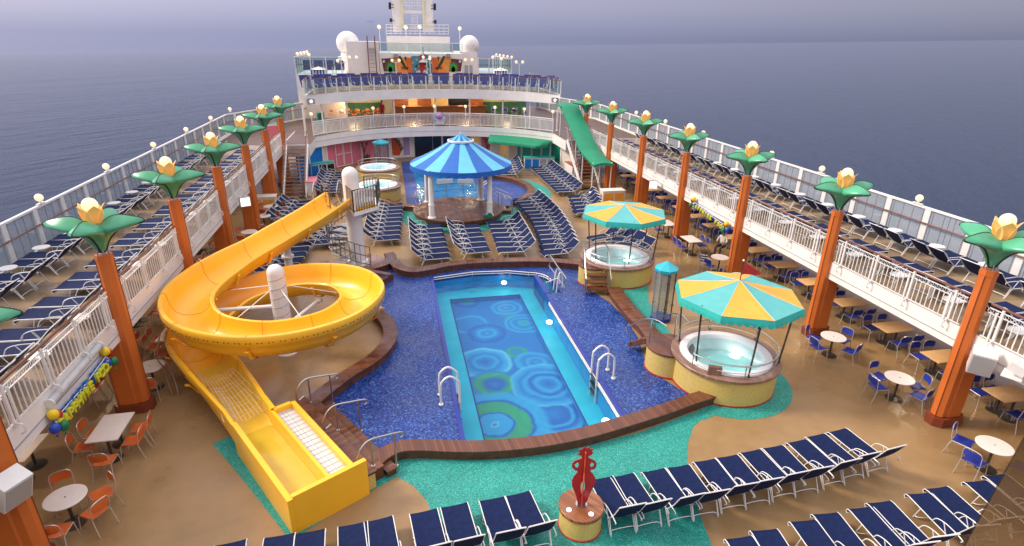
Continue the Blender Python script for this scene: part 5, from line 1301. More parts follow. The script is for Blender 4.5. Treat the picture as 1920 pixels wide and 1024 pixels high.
# round painted sign on the balustrade
q = ap(87.5, RA-.06, 3.55); so_ = thing('oval_sign', 'oval pastel sign hung on the curved balustrade', 'sign', q)
mb = MB(); ov = [Vector((.52*math.cos(R(15*k)), 0, .55*math.sin(R(15*k)))) for k in range(24)]
mb.add(ov+[p+Vector((0,.05,0)) for p in ov], [tuple(range(24)), tuple(range(47,23,-1))]+[(i,24+i,24+(i+1)%24,(i+1)%24) for i in range(24)])
mb.build('board', M('pastel_board', (.45,.52,.62), .5, var=.5, scale=4), so_, 0)
mb = MB(); mb.ball((.0,-.02,.22), .27, 14, 6); mb.build('pink_bloom', M('pink_bloom_paint', (.58,.22,.48), .5, var=.3, scale=9), so_)
mb = MB(); mb.box(0,-.02,-.38,.78,.03,.22); mb.box(-.25,-.02,-.08,.3,.03,.12,ry=.4); mb.build('scroll', [CREAM], so_, 0)

# bar on the aft deck, seen under the sun deck
br = thing('aft_bar', 'warmly lit open-air bar and lounge under the sun deck', 'bar', (0,0,0))
def flat(x0, x1, y, z0, z1, mat, name, parent=br, th=.1):
    mb = MB(); mb.box((x0+x1)/2, y, (z0+z1)/2, x1-x0, th, z1-z0); return mb.build(name, mat, parent, 0)
TINT = M('glowing_tinted_mural', (.26,.28,.10), .5, var=.6, scale=.8, em=(.9,.75,.25), ems=.22)  # mural surface emits by itself to look lamplit
BANQ = M('green_banquette', (.05,.20,.13), .6, var=.25, scale=3)
for x0, x1 in ((-9.3,-4.4),(5.6,10.2)):
    flat(x0,x1,60.0,4.1,5.1,TINT,'glowing_mural'); flat(x0,x1,59.9,2.91,4.03,BANQ,'banquette'); flat(x0,x1,59.8,4.03,4.10,CREAM,'ledge')
flat(-10.6,-9.35,58.5,2.91,5.1,CREAM,'side_wall'); flat(-4.35,-3.3,58.9,2.91,5.1,GREY,'dark_pier'); 
xs = [(-3.3,-1.9,BARWOOD),(-1.9,-1.0,WARMWALL),(-1.0,.35,BARWOOD),(.35,2.0,WARMWALL),(2.0,4.1,GLASSDARK),(4.1,5.5,BARWOOD)]
for x0, x1, m_ in xs: flat(x0+.01,x1-.01,58.7,2.91,5.1,m_,'back_bar_panel')
flat(-3.2,5.4,56.6,2.91,3.95,BARWOOD,'bar_counter',th=.5); flat(-3.3,5.5,56.5,3.951,4.01,HANDRAIL,'counter_top',th=.7)
for i in range(7):
    mb = MB(); mb.ball((-2.4+i*1.2,57.6,4.82), .10, 8, 5); mb.build('bar_lamp', GLOBE, br)
for x_, e_ in ((-7,130),(-1.5,170),(3.5,170),(7.5,90)):
    bl_ = bpy.data.lights.new('bar_light', 'POINT'); bl_.energy = e_; bl_.color = (1,.70,.36); bl_.shadow_soft_size = .15
    bo2 = bpy.data.objects.new('bar_light', bl_); col.objects.link(bo2); bo2.location = (x_, 56.2, 4.7)
for i, a in enumerate((146,137,126,106,89,75,61,49,36)):
    o = thing('white_pillar', '%s slim white pillar carrying the sun deck, from the open staircase' % ordw(i+1), 'pillar', tuple(aps(a, 12.3, 2.9)), 0, 'slim pillars under the sun deck')
    mb = MB(); mb.cyl((0,0,0),(0,0,2.25),.07,n=10); mb.build('shaft', WHITE, o); mb = MB(); mb.cyl((0,0,0),(0,0,.05),.13,n=10); mb.build('foot', WHITE, o)
random.seed(3)
for i in range(10):
    x, y = -8.9+(i % 5)*1.0+.3*(i//5), 56.2+1.2*(i//5)
    chair(CO, x, y, random.choice((-90,-60,-120,60)), '%s orange chair in the lit lounge above the pink house front' % ordw(i+1), 'orange chairs in the lit lounge', 2.9)
for i in range(8):
    x, y = 6.2+(i % 4)*1.0+.3*(i//4), 56.2+1.3*(i//4)
    chair(CB, x, y, random.choice((-90,-60,-120,60)), '%s blue chair in the dim lounge above the green awning' % ordw(i+1), 'blue chairs in the dim lounge', 2.9)
for x, y, lab in ((-9.4,51.2,'dark green bin beside the orange lounge'),(-12.3,49.2,'dark green bin beside the white stern block')):
    o = thing('green_bin', lab, 'bin', (x,y,2.9)); mb = MB(); mb.lathe([(.25,0),(.30,1.05),(.31,1.10)],0,0,14); mb.build('body', BOARDGREEN, o); mb = MB(); mb.lathe([(.31,1.10),(.28,1.2),(.001,1.22)],0,0,14); mb.build('lid', BOARDGREEN, o)

# sun deck: glass rail, chairs, twin lamps
go = thing('glass_balustrade', 'clear glass balustrade curving along the sun deck edge', 'railing', (0,0,0))
G2 = [aps(33.5+113*i/40, RS+.06) for i in range(41)]
mb = MB(); mb.grid([[p+Vector((0,0,5.98)) for p in G2],[p+Vector((0,0,6.93)) for p in G2]]); mb.build('glass', GLASSG, go, 0)
mb = MB(); mb.tube([p+Vector((0,0,6.97)) for p in G2], .03, 5); mb.build('top_rail', HANDRAIL, go)
for i in range(22):
    mb = MB(); p = aps(33.5+113*i/21, RS+.03); mb.cyl(p+Vector((0,0,5.9)), p+Vector((0,0,6.96)), .045, n=6); mb.build('post', WHITE2, go)
for s_, lab in ((-1,'glass balustrade running aft on the sun deck, slide side'),(1,'glass balustrade running aft on the sun deck, canopy side')):
    o = thing('glass_balustrade', lab, 'railing', (s_*9.85,47.0,5.9)); mb = MB(); mb.box(0,5,.58,.02,10,1.0); mb.build('glass', GLASSG, o, 0)
    mb = MB(); mb.tube([(0,0,1.14),(0,10,1.14)], .03, 5); mb.build('top_rail', HANDRAIL, o)
    for i in range(9):
        mb = MB(); mb.cyl((0,i*1.25,0),(0,i*1.25,1.12),.04,n=6); mb.build('post', WHITE2, o)
def deck_chair():
    o = thing('deck_chair', 'x', 'deck chair', (0,0,0), 0, 'navy deck chairs on the sun deck')
    mb = MB(); rows = [[Vector((x*.42, -.30+.62*t, .36-.03*math.sin(PI*t))) for x in (-1,0,1)] for t in (0,.33,.66,1)]; thicken(mb, rows, .012); mb.build('seat', NAVY2, o, 50)
    mb = MB(); rows = [[Vector((x*.42, .30+.36*t, .36+.80*t)) for x in (-1,0,1)] for t in (0,.33,.66,1)]; thicken(mb, rows, .012); mb.build('backrest', NAVY2, o, 50)
    mb = MB()
    for s in (-1,1): mb.tube([(s*.44,-.32,.36),(s*.44,.30,.36),(s*.44,.67,1.10)], .018, 5); mb.tube(bez([(s*.34,-.28,.0),(s*.34,-.30,.55),(s*.34,.1,.60),(s*.34,.38,.58)], 3), .018, 5); mb.cyl((s*.33,.35,.5),(s*.33,.5,0),.018,n=5)
    mb.build('frame', WHITE2, o); remember(o); return o
NAVY2 = M('deep_blue_sling', (.018,.028,.17), .7, var=.25, scale=7)
dc = None; cnt = 0
for row, (rr, n, a0, a1) in enumerate(((12.75,26,41,139),(14.6,22,47,133))):
    for i in range(n):
        a = a0+(a1-a0)*i/(n-1)+(.9 if i % 2 else -.3); p = aps(a, rr, 5.91); cnt += 1
        lab = '%s deep blue deck chair in the %s row of the sun deck' % (ordw(i+1), ('front','rear')[row])
        if dc is None: dc = deck_chair(); dc.location = p; dc.rotation_euler.z = R(a-90)*.6; dc['label'] = lab
        else: copy_tree(dc, p, R(a-90)*.6, lab)
tw2 = None
for i, (px, py, hd) in enumerate(((640,117,2),(662,110,2),(742,116,2),(800,110,2),(806,113,1),(879,115,2),(924,110,1),(940,113,1),(974,119,2))):
    Y = 54+ (1.5 if py < 115 else 0); p = aty(px, py, Y); lab = '%s globe lamp standing on the sun deck from the side of the domes' % ordw(i+1)
    post_lamp((p.x, Y, 5.9), lab, p.z-5.9, hd, .13, 'globe lamps on the sun deck')

# upper house with mural, ladder, mast
uh = thing('upper_deckhouse', 'white upper deckhouse with tropical mural and glass rail on its roof', 'deckhouse', (0,0,0))
Y3 = 60.0
x0, x1 = aty(712,120,Y3).x, aty(868,120,Y3).x
mb = MB(); mb.box((x0+x1)/2, Y3+4, 7.15, x1-x0, 8, 2.86); mb.build('walls', WHITE, uh, 0)
mb = MB(); mb.box((x0+x1)/2, Y3+.05, 9.05, x1-x0-.1, .03, .86); mb.build('glass_rail', GLASSG, uh, 0)
mb = MB(); mb.tube([(x0,Y3+.05,9.52),(x1,Y3+.05,9.52)], .035, 5)
for i in range(9): mb.cyl((x0+(x1-x0)*i/8,Y3+.03,8.58),(x0+(x1-x0)*i/8,Y3+.03,9.52),.03,n=5)
mb.build('rail_posts', WHITE2, uh)
def m3(px, py, d=.0): p = aty(px, py, Y3-.04-d); return Vector((p.x, Y3-.04-d, p.z))
PAINT = lambda n_, c_: M(n_, c_, .5, var=.15, scale=2)
mats = [PAINT('maroon_paint',(.13,.02,.03)), PAINT('mural_orange',(.70,.15,.02)), PAINT('mural_blue',(.06,.25,.36)), PAINT('mural_green',(.03,.42,.08)), PAINT('mural_yellow',(.75,.50,.08)), PAINT('mural_dark',(.01,.06,.03)), PAINT('mural_red',(.45,.03,.03)), PAINT('mural_white',(.7,.65,.62)), PAINT('mural_light_orange',(.80,.30,.06))]
mb = MB()
def pl(pts, mi, d=0): mb.add([m3(*p, d) for p in pts], [tuple(range(len(pts)))], mi)
for quad, mi in (([(715,110),(738,109),(742,134),(720,134)],0),([(737,107),(762,108),(764,139),(745,136)],8),([(761,108),(772,108),(774,138),(764,138)],1),([(771,105),(786,105),(787,139),(774,138)],2),([(786,104),(797,102),(797,139),(787,139)],6),
                 ([(797,102),(810,106),(811,139),(797,139)],2),([(810,108),(823,108),(822,138),(811,139)],1),([(823,107),(846,107),(842,138),(822,138)],8),([(846,110),(867,112),(864,134),(842,134)],0)): pl(quad, mi)
for s_ in (0,1):
    X = lambda x: x if s_ == 0 else 1582-x
    for k in range(9):
        a = R(20+140*k/8); tip = (X(732)+ (math.cos(a)*13), 135-math.sin(a)*23); pl([(X(732)-2.5,135),(X(732)+2.5,135),tip], 3, .012)
    pl([(X(717),114),(X(721),112),(X(722),117),(X(718),118)], 7, .01)
    pl([(X(747),105),(X(751),105),(X(765),131),(X(761),131),(X(752),118)], 5, .014); pl([(X(758),107),(X(762),106),(X(760),116)], 5, .014)
    for k in range(5): pl([(X(751)+3*k*(1 if s_==0 else -1),126),(X(754)+3*k*(1 if s_==0 else -1),123),(X(757)+3*k*(1 if s_==0 else -1),128),(X(753)+3*k*(1 if s_==0 else -1),132)], 1, .01)
    for cx_, cy_ in ((774,118),(781,112),(779,130),(784,124)):
        st_ = [(X(cx_)+(2.6 if k % 2 else 1.1)*math.cos(R(36*k)), cy_+(2.6 if k % 2 else 1.1)*math.sin(R(36*k))) for k in range(10)]; pl(st_, 4, .012)
    pl([(X(781),133),(X(787),131),(X(790),139),(X(779),139)], 7, .012); pl([(X(778),123),(X(784),121),(X(783),126),(X(779),127)], 5, .016)
mb.build('mural', mats, uh, 0)
mb = MB(); q = m3(793,100); mb.lathe([(.02,q.z-.45),(.5,q.z-.8),(.45,q.z-.85)], q.x, Y3-.2, 10); mb.cyl((q.x,Y3-.2,q.z-.6),(q.x,Y3-.2,q.z+.6),.06,n=6); mb.build('bell_hood', LGREY, uh)
for px in (742,840):
    mb = MB(); q = m3(px,104); mb.box(q.x,Y3-.2,q.z,.4,.3,.3); mb.build('floodlight', GREY, uh, 0)
lt = thing('ladder_block', 'white block with steep dark-railed ladder beside the mural', 'deckhouse', (0,0,0))
b0, b1 = aty(660,120,Y3-.5).x, aty(711,120,Y3-.5).x; zt = aty(690,78,Y3-.5).z
mb = MB(); mb.box((b0+b1)/2-.2, Y3+2.3, (5.7+zt)/2, b1-b0+.4, 5, zt-5.7); mb.build('block', WHITE, lt, 0)
la, lb_ = aty(690,100,Y3-.6).x, aty(704,100,Y3-.6).x
for x in (la, lb_):
    mb = MB(); mb.tube([(x,Y3-1.3,5.75),(x,Y3-.35,zt-.2),(x,Y3-.3,zt+.5)], .05, 6); mb.build('rail', RUST, lt)
for i in range(10):
    mb = MB(); mb.box((la+lb_)/2, Y3-1.3+.095*i+.05, 5.95+(zt-6.2)*i/10, lb_-la, .22, .05); mb.build('rung', GREY, lt, 0)
# side blocks with raised wings
for s_, xa, xb, yf, zf, sname in ((-1,-11.8,-7.7,57.0,6.75,'slide'),(1,6.0,9.9,66.0,6.45,'canopy')):
    o = thing('wing_house', 'white stern house with glazed upper terrace on the %s side' % sname, 'deckhouse', ((xa+xb)/2, yf, 2.9)); w = (xb-xa)/2; h = zf-2.9; G_ = 1.5
    mb = MB(); mb.box(0, 6, h/2, 2*w, 12, h); mb.build('walls', WHITE, o, 0)
    mb = MB(); mb.box(0,.05,h+G_/2,2*w-.05,.03,G_-.05); mb.box(s_*(w-.03),6,h+G_/2,.03,11.9,G_-.05); mb.build('glass', GLASSG, o, 0)
    mb = MB(); mb.box(0,.05,h+G_,2*w,.07,.07); mb.box(s_*(w-.03),6,h+G_,.07,11.9,.07)
    for i in range(4): mb.box(-w+.05+(2*w-.1)*i/3,.03,h+G_/2,.09,.09,G_)
    for i in range(9): mb.box(s_*(w-.04),1.4*i+.3,h+G_/2,.09,.09,G_)
    mb.build('rail_posts', WHITE2, o, 0)
    mb = MB(); mb.tube([(-w,.1,h+.85),(w,.1,h+.85)], .03, 5); mb.build('mid_rail', HANDRAIL, o)
    for i in range(5):
        post = thing('globe_lamp', '%s lit globe lamp on the glazed stern terrace, %s side' % (ordw(i+1), sname), 'lamp', (xa+1.3 if (s_ < 0 and i == 0) else (xa if s_ < 0 else xb), yf+.2+2.4*i, zf+G_), 0, 'globe lamps on the stern terraces')
        mb = MB(); mb.cyl((0,0,0),(0,0,.10),.04,n=6); mb.build('bracket', WHITE2, post); mb = MB(); mb.ball((0,0,.20), .14, 12, 7); mb.build('globe', GLOBE, post, 80)
for i in range(4):
    o = copy_tree(dc, (-10.9+.95*i, 58.3, 6.76), 0, '%s deck chair on the glazed terrace beside the dome' % ordw(i+1))
def dome(px, py, rpx, Y, label):
    c_ = aty(px, py, Y); r_ = rpx*(c_-CAM).dot(CF)/FOC
    o = thing('radome', label, 'radome', (c_.x, Y, 0)); mb = MB(); mb.ball((0,0,c_.z), r_, 32, 16, bot=-.9); mb.build('shell', WHITE, o, 60)
    mb = MB(); mb.lathe([(r_*.66,c_.z-r_*.78),(r_*.72,c_.z-r_*1.1),(r_*.95,c_.z-r_*1.12),(r_*.95,5.7)], 0, 0, 24); mb.build('base', WHITE, o)
    mb = MB(); mb.box(r_*.55,-r_*.72,c_.z-.25*r_,.1,.25,.3); mb.box(r_*.25,-r_*.92,c_.z+.0*r_,.06,.1,.2); mb.build('hatch', LGREY, o, 0)
dome(652, 81, 21, 64, 'large white radome standing clear beside the ladder block'); dome(880, 86, 18.5, 63, 'white radome close behind the mural wall')
mb = MB(); o = thing('radome_house', 'white block under the radome next to the glass rail', 'deckhouse', (0,0,0)); xa, xb = aty(862,120,62).x, aty(895,120,62).x; mb.box((xa+xb)/2, 65, 7.2, xb-xa, 6, 3.0); mb.build('walls', WHITE, o, 0); mb = MB(); mb.box((xa+xb)/2, 61.97, 6.6, .8, .05, 1.7); mb.build('door', LGREY, o, 0)
ms = thing('mast', 'tall white twin-legged mast with platforms and lamps', 'mast', (0,0,0)); YM = 70.0
def mx(px, py): p = aty(px, py, YM); return Vector((p.x, YM, p.z))
a_, b_ = mx(725,78), mx(842,50); mb = MB(); mb.box((a_.x+b_.x)/2, YM+2, (a_.z-2+b_.z-1.1)/2+.0, b_.x-a_.x, 5, abs(b_.z-1.0-a_.z+2.0)); mb.build('plinth', WHITE, ms, 0)
for p0, p1 in ((738,754),(796,813)):
    l, r_ = mx(p0,60), mx(p1,60); mb = MB(); mb.box((l.x+r_.x)/2, YM+1.0, (l.z+19)/2, r_.x-l.x, 1.6, 19-l.z); mb.build('leg', WHITE, ms, 0)
MASTY = M('mast_pale_yellow', (.75,.68,.40), .5, var=.1)  # pale yellow colour of the inner frames
for py0, py1 in ((19,25),(-30,-24)):
    l, r_ = mx(754,py0), mx(800,py1); mb = MB(); mb.box((l.x+r_.x)/2, YM+.9, (l.z+r_.z)/2, r_.x-l.x, 1.5, l.z-r_.z); mb.build('platform', WHITE, ms, 0)
mb = MB()
for px in (755,795):
    p = mx(px,45); mb.bar((p.x,YM,p.z-.4),(p.x,YM,19),.22,.22)
mb.build('inner_frame', MASTY, ms, 0)
mb = MB()
for py in (0,5,11): mb.tube([mx(756,py), mx(797,py)], .03, 4)
for px in range(757,798,5): mb.tube([mx(px,0), mx(px,19)], .025, 4)
for px in (772,783): mb.tube([mx(px,27), mx(px,60)], .03, 4)
for py in range(30,60,4): mb.tube([mx(772,py), mx(783,py)], .03, 4)
mb.build('ladder_and_guardrail', WHITE2, ms, 0)
mb = MB()
for z in (46,52,58,63): mb.tube([mx(723+ (z-46)*.1,z), mx(841,z+1)], .035, 4)
for px in range(724,842,9): mb.tube([mx(px,46), mx(px,65)], .03, 4)
mb.build('plinth_railing', WHITE2, ms, 0)
for px, py in ((731,8),(731,14),(733,38),(815,10),(815,16),(816,41)):
    p = mx(px,py); mb = MB(); mb.box(p.x,YM,p.z,.28,.25,.36); mb.bar((p.x,YM,p.z),(p.x+(.9 if px < 780 else -.9),YM+.5,p.z-.02),.05,.05); mb.build('signal_lamp', BLACK, ms, 0)
for i, (px, py) in enumerate(((711,54),(761,55),(787,54),(862,57))):
    p = aty(px,py,66); post_lamp((p.x,66,8.6), '%s globe lamp in front of the mast' % ordw(i+1), max(.5,p.z-8.6), 1, .2, 'globe lamps before the mast')
an = thing('aerial', 'thin dark whip aerial beside the mast', 'aerial', (aty(700,75,66).x,66,8.6)); z_ = aty(698,40,66).z-8.6
mb = MB(); mb.cyl((0,0,0),(-.12,0,z_),.03,n=5); mb.build('whip', GREY, an); mb = MB(); mb.bar((-.6,0,z_-.05),(.35,0,z_+.03),.05,.05); mb.build('crossbar', GREY, an, 0)
for s_, px, py in ((-1,596,187),(1,1027,184)):
    p = aps(144 if s_ < 0 else 36, 11.75, 5.45); o = thing('floodlight', 'floodlight under the sun deck edge by the %s' % ('orange lounge' if s_ < 0 else 'green stair roof'), 'floodlight', p)
    mb = MB(); mb.box(0,-.1,0,.5,.3,.36); mb.build('housing', GREY, o, 0); mb = MB(); mb.cyl((0,-.26,0),(0,-.27,0),.12,n=12); mb.build('lens', SCREEN, o)
for i,(px,py,Y) in enumerate(((598,136,57),(938,136,57))):
    o = thing('striped_cabana', 'small blue and white striped booth on the sun deck, %s side' % ('slide','canopy')[i], 'booth', (aty(px,py,Y).x,Y,5.72)); mb = MB(); mb.box(0,0,.75,1.3,1,1.5); mb.build('curtain', stripes('booth_stripes_%d'%i,(.02,.12,.45),(.75,.75,.78),1,0,.26), o, 0); mb = MB(); mb.lathe([(.75,1.5),(.001,1.75)],0,0,8); mb.build('roof', WHITE, o, 0)

# ---------------------------------------------------------------- statue, speakers, garlands, people, odds and ends
ps = at(1090, 972, 0); sx, sy = 1.03, 8.72
pq = at(1091,985,0); pt = at(1090,945,.62)
sta = thing('round_plinth', 'round wooden-topped plinth with three lit spotlights', 'plinth', (pt.x,pt.y,0))
mb = MB(); mb.lathe([(.47,.04),(.46,.52)],0,0,36); mb.build('side', TUBSIDE, sta); mb = MB(); mb.lathe([(.49,0),(.49,.04),(.47,.05)],0,0,36); mb.build('base_trim', REDLINE, sta)
mb = MB(); mb.lathe([(.47,.52),(.50,.53),(.50,.60),(.485,.615),(.001,.615)],0,0,36); mb.build('wooden_top', planks('plinth_boards',(.16,.055,.022),(.42,.17,.075),.07,ang=R(35)), sta)
for a in (200,-70,55):
    mb = MB(); mb.lathe([(.055,.616),(.055,.635),(.001,.637)],.34*math.cos(R(a)),.34*math.sin(R(a)),12); mb.build('spotlight', SCREEN, sta)
stt = thing('silhouette_statue', 'red cut-out dancer statue on the round plinth', 'statue', (pt.x,pt.y,.615), R(-8))
body = [(.06,0),(.10,.10),(.12,.22),(.17,.36),(.205,.50),(.20,.60),(.15,.70),(.105,.76),(.12,.80),(.16,.79),(.19,.84),(.20,.92),(.16,.99),(.10,1.03),(.06,1.05),(.055,1.10),(.10,1.12),(.13,1.17),(.10,1.20),(.12,1.25),(.07,1.245),(.06,1.30),(.01,1.26),(-.03,1.31),(-.05,1.25),(-.11,1.24),(-.09,1.18),(-.13,1.14),(-.07,1.11),(-.05,1.05),(-.10,1.03),(-.16,1.0),(-.21,.93),(-.20,.85),(-.15,.79),(-.12,.78),(-.105,.74),(-.16,.66),(-.19,.56),(-.185,.45),(-.14,.32),(-.10,.20),(-.08,.10),(-.06,0)]
def cut(pts, holes, th, rz, mat, nm):
    lo = [Vector((x*1.3,z*1.2,0)) for x,z in pts]; lh = [[Vector((x*1.3,z*1.2,0)) for x,z in h] for h in holes]; tri = geometry.tessellate_polygon([lo]+lh); vs = lo+[p for h in lh for p in h]; mb = MB(); n = len(vs)
    m = Matrix.Rotation(rz,4,'Z'); f = lambda p, y: m @ Vector((p.x, y, p.y))
    mb.add([f(p,-th/2) for p in vs]+[f(p,th/2) for p in vs], [tuple(t) for t in tri]+[tuple(n+i for i in t[::-1]) for t in tri])
    o0 = 0
    for loop in [lo]+lh:
        k = len(loop); mb.add([f(p,-th/2) for p in loop]+[f(p,th/2) for p in loop], [(i,(i+1)%k,k+(i+1)%k,k+i) for i in range(k)])
    return mb.build(nm, mat, stt, 0)
cut(body, [[(.11,.84),(.15,.86),(.16,.92),(.11,.96),(.09,.90)],[(-.11,.84),(-.15,.86),(-.165,.92),(-.11,.97),(-.09,.9)],[(.0,.20),(.035,.34),(.03,.5),(.0,.56),(-.035,.48),(-.035,.34)]], .022, 0, RED, 'front_silhouette')
side_ = [(.05,0),(.05,.12),(.02,.3),(.06,.45),(.10,.56),(.04,.68),(.03,.8),(.09,.9),(.05,1.0),(.04,1.05),(.09,1.12),(.03,1.22),(-.05,1.2),(-.05,1.06),(-.07,.92),(-.04,.78),(-.12,.62),(-.11,.5),(-.04,.3),(-.05,0)]
cut(side_, [], .022, R(82), HANDO, 'side_silhouette')
mb = MB(); mb.lathe([(.13,.0),(.13,.012),(.001,.014)],0,0,20); mb.build('base_plate', STEEL, stt)

def speaker(px, py, X, Y, rz, label, tilt=.5):
    p = atx(px, py, X); o = thing('loudspeaker', label, 'loudspeaker', p, rz, 'white loudspeakers on the columns')
    mb = MB(); mb.box(0,0,0,.50,.38,.66,rx=tilt); mb.build('cabinet', WHITE2, o, 0); mb = MB(); mb.box(0,-.195*math.cos(tilt),-.195*math.sin(tilt),.44,.02,.59,rx=tilt); mb.build('grille', LGREY, o, 0)
    mb = MB(); mb.bar((0,.1,.1),(0,.5,.25),.06,.06); mb.build('bracket', WHITE2, o, 0)
speaker(20, 916, -10.95, 9.9, R(62), 'white loudspeaker on the orange column nearest the round table', .42); speaker(1841, 677, 10.85, 11.0, R(-48), 'white loudspeaker hung beside the nearest canopy-side column', .30)
p = atx(1908,694,10.9); o = thing('projector_camera', 'white camera housing on a bracket under the upper deck edge', 'camera', p, R(30)); mb = MB(); mb.box(0,0,.08,.42,.35,.22,rx=.3); mb.build('housing', WHITE2, o, 0); mb = MB(); mb.cyl((0,-.17,.02),(0,-.24,-.02),.09,n=14); mb.build('lens', BLACK, o); mb = MB(); mb.box(0,.05,-.16,.5,.4,.03); mb.build('plate', WHITE, o, 0)
p = atx(1053,367,10.7); o = thing('spotlight', 'black cylindrical spotlight on an orange column near the green roof', 'spotlight', p, R(20)); mb = MB(); mb.cyl((0,.2,.02),(0,-.32,-.06),.17,n=16); mb.build('barrel', BLACK, o); mb = MB(); mb.cyl((0,-.32,-.06),(0,-.34,-.062),.14,n=16); mb.build('lens', GREY, o)
for px, py, s_, lab in ((459,378,-1,'lit square lamp panel under the slide-side deck edge'),(1225,346,1,'lit square lamp panel under the canopy-side deck edge')):
    p = atx(px, py, s_*10.75); o = thing('lamp_panel', lab, 'lamp', p, R(-25*s_)); mb = MB(); mb.box(0,0,0,.48,.2,.46); mb.build('housing', GREY, o, 0); mb = MB(); mb.box(0,-.11,0,.42,.02,.40); mb.build('lit_face', SCREEN, o, 0)
for x, y, s_, lab in ((-11.6,36.2,-1,'orange and white waiter station by the slide-side columns'),(10.3,34.6,1,'orange and white waiter station under the covered stairs')):
    o = thing('waiter_station', lab, 'cabinet', (x,y,0)); mb = MB(); mb.box(0,0,.48,1.5,.7,.9); mb.build('carcass', CREAM, o, 0)
    for i in (-1,1):
        mb = MB(); mb.box(i*.36,-.36,.45,.62,.03,.72); mb.build('door', ORANGEC, o, 0)
    mb = MB(); mb.box(0,.0,.96,1.56,.76,.05); mb.build('top', WHITE, o, 0)
p = at(1050,632/4+200-1,0); st_ = thing('bar_stool', 'round white stool beside the waiter station', 'stool', (9.2,35.4,0)); mb = MB(); mb.lathe([(.24,.6),(.24,.64),(.001,.645)],0,0,16); mb.build('seat', WHITE2, st_)
for a in (45,135,225,315):
    mb = MB(); mb.cyl((.15*math.cos(R(a)),.15*math.sin(R(a)),.6),(.22*math.cos(R(a)),.22*math.sin(R(a)),0),.014,n=5); mb.build('leg', STEEL, st_)
pk = thing('pink_hatch', 'pink notice panel between the far slide-side columns', 'panel', (-12.0,43.6,3.75), R(20)); mb = MB(); mb.box(0,0,-.25,.95,.06,1.2); mb.build('board', PINK, pk, 0); mb = MB(); mb.box(0,.02,-.25,1.05,.04,1.3); mb.build('frame', WHITE, pk, 0)

# garlands: balloon letters spelling SAPPHIRE POOL with bunches of balloons
BAL = [M('yellow_balloon',(.85,.62,.02),.25,var=.05), M('red_balloon',(.55,.02,.025),.25,var=.05), M('blue_balloon',(.015,.06,.42),.25,var=.05), M('green_balloon',(.0,.16,.06),.25,var=.05)]
LETY = M('yellow_letter', (.62,.62,.03), .4, var=.1); LETB = M('blue_letter', (.01,.13,.50), .4, var=.1)
def garland(p, q, rz, size, nm, side):
    o = thing('letter_garland', 'garland of yellow and blue letters reading SAPPHIRE POOL on the %s side' % nm, 'garland', p)
    p = Vector(p); q = Vector(q); txt = 'SAPPHIRE POOL'; n = len(txt)
    mb = MB(); mb.tube([Vector(), (q-p)*.5-Vector((0,0,.05)), q-p], .012, 4); mb.build('string', WHITE2, o)
    for i, ch in enumerate(txt):
        if ch == ' ': continue
        for mat, sz, dz, dd, ex in ((LETY, size, 0, .05, .03), (LETB, size*1.0, .035, -.03, .035)):
            key_ = (ch, 0 if mat is LETY else 1); me = LETTERS[key_]
            if not me.materials: me.materials.append(mat)
            t = bpy.data.objects.new('letter', me); col.objects.link(t); t.parent = o; t.scale = (size, size, size)
            t.location = (q-p)*((i+.5)/n)+Vector((side*dd*-1,0,dz-.02)); t.rotation_euler = (R(90), 0, rz+R(random.uniform(-9,9)))
    for e_, lab in ((p,'near'),(q,'far')):
        bo_ = thing('balloon_bunch', 'bunch of four coloured balloons at the %s end of the %s-side letter garland' % (lab, nm), 'balloons', e_)
        for k, (dx, dy, dz) in enumerate(((0,.02,.13),(.05*side,.20,.0),(.02,-.10,-.14),(-.10*side,.06,-.20))):
            mb = MB(); mb.ball((dx, dy, dz), .11, 14, 10, sz=1.15); mb.cyl((dx,dy,dz-.17),(dx,dy,dz-.21),.02,.03,n=6); mb.build('balloon', BAL[k], bo_, 80)
gl0, gl1 = atx(102,788,-11.10), atx(199,668,-11.10)
garland(gl0, gl1, R(90), .32, 'slide', -1)
gr0, gr1 = atx(1301,378,11.05), atx(1362,425,11.05)
garland(gr0, gr1, R(-90), .25, 'canopy', 1)
LGREY2 = M('pale_grey_canvas', (.50,.50,.50), .6)
dr = thing('cylinder_banner', 'rolled white awning tube above the slide-side letters', 'awning', gl0.lerp(gl1,.5)+Vector((-.04,0,.36))); mb = MB(); d_ = (gl1-gl0)*.46; mb.cyl(-d_, d_, .085, n=14); mb.build('roll', LGREY2, dr); mb = MB(); mb.cyl(-d_*1.03,-d_*1.0,.115,n=14); mb.cyl(d_,d_*1.03,.115,n=14); mb.build('end_cap', WHITE2, dr)

# smoked glass panel of the gallery the view is taken from
e0, e1 = aty(1915,826,2.6), aty(1812,1012,2.6); d_ = (e1-e0); pn = thing('smoked_glass_panel', 'smoked glass windbreak edge of the viewing gallery', 'glass panel', e0)
out = Vector((1.0,.25,0))*1.6; mb = MB(); base = [Vector()-d_*.06, d_*1.9, d_*1.9+out, out-d_*.06+Vector((0,0,.9))]; nn = (base[1]-base[0]).cross(base[3]-base[0]).normalized()*.012
mb.add(base+[p+nn for p in base], [(0,1,2,3),(7,6,5,4),(0,4,5,1),(1,5,6,2),(2,6,7,3),(3,7,4,0)]); mb.build('pane', SMOKED, pn, 0)

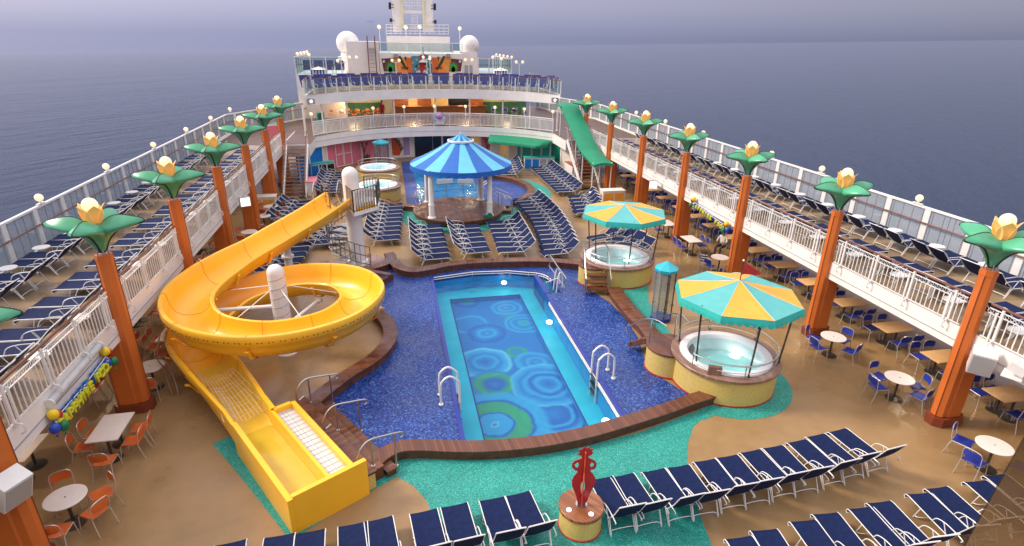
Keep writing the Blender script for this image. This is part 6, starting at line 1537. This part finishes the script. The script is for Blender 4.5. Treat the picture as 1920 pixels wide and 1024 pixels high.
# people
def person(loc, rz, label, joints, edges, radii, head, cloth, hairm):
    o = thing('person', label, 'person', loc, rz)
    me = bpy.data.meshes.new('body'); me.from_pydata([Vector(j) for j in joints], edges, []); ob = bpy.data.objects.new('body', me); col.objects.link(ob)
    sk = ob.modifiers.new('skin', 'SKIN'); sv = me.skin_vertices[0].data if me.skin_vertices else None
    if sv is None:
        bm = bmesh.new(); bm.from_mesh(me); bm.verts.layers.skin.verify(); bm.to_mesh(me); bm.free(); sv = me.skin_vertices[0].data
    for i, r_ in enumerate(radii): sv[i].radius = (r_, r_)
    sv[0].use_root = True
    ss = ob.modifiers.new('sub', 'SUBSURF'); ss.levels = 2; ss.render_levels = 2
    dg = bpy.context.evaluated_depsgraph_get(); me2 = bpy.data.meshes.new_from_object(ob.evaluated_get(dg)); bpy.data.objects.remove(ob)
    me2.materials.clear()
    for m_ in cloth[0]: me2.materials.append(m_)
    for pg in me2.polygons: pg.use_smooth = True; pg.material_index = cloth[1](pg.center)
    b = bpy.data.objects.new('body', me2); col.objects.link(b); b.parent = o
    h = Vector(head); mb = MB(); mb.ball(h+Vector((0,.012,.03)), .108, 14, 9, sz=1.12, bot=-.1); mb.build('hair', hairm, o, 80)
stand = [(0,0,.95),(0,0,1.18),(0,0,1.38),(0,0,1.50),(0,-.01,1.60),(0,-.015,1.70),(.17,0,1.40),(.24,0,1.14),(.22,-.12,.95),(.215,-.17,.88),(-.17,0,1.40),(-.25,0,1.15),(-.24,-.05,.92),(-.24,-.07,.84),(.10,0,.90),(.10,-.02,.48),(.10,.02,.08),(.10,-.14,.03),(-.10,0,.90),(-.10,.01,.48),(-.10,.05,.08),(-.10,-.1,.03)]
edg = [(0,1),(1,2),(2,3),(3,4),(4,5),(2,6),(6,7),(7,8),(8,9),(2,10),(10,11),(11,12),(12,13),(0,14),(14,15),(15,16),(16,17),(0,18),(18,19),(19,20),(20,21)]
rad = [.15,.13,.15,.055,.085,.09,.06,.045,.035,.03,.06,.045,.035,.03,.10,.065,.045,.03,.10,.065,.045,.03]
q = aty(717,222,52.6); person((q.x,54.6,2.9), 0, 'person in a red dress standing at the lounge balustrade', stand, edg, rad, (0,-.015,1.69), ([PINKCLOTH,SKIN], lambda c: 0 if .45 < c.z < 1.45 and abs(c.x) < .2 else 1), HAIR)
sit = [(0,.0,.52),(0,.03,.74),(0,.02,.95),(0,.0,1.06),(0,-.03,1.15),(0,-.05,1.24),(.17,.02,.97),(.26,-.08,.75),(.16,-.30,.74),(.10,-.38,.75),(-.17,.02,.97),(-.26,-.08,.75),(-.16,-.30,.74),(-.10,-.38,.75),(.11,-.02,.50),(.13,-.42,.50),(.13,-.42,.08),(.13,-.56,.03),(-.11,-.02,.50),(-.13,-.42,.50),(-.13,-.40,.08),(-.13,-.54,.03)]
q = at(1358,440,.5); person((12.4,24.55,0), R(-60), 'person in white seated at a tan table by the letter garland', sit, edg, rad, (0,-.045,1.23), ([WHITECLOTH,SKIN,DENIM], lambda c: 2 if c.z < .6 else (0 if c.z < 1.02 and c.y > -.28 else 1)), HAIR)
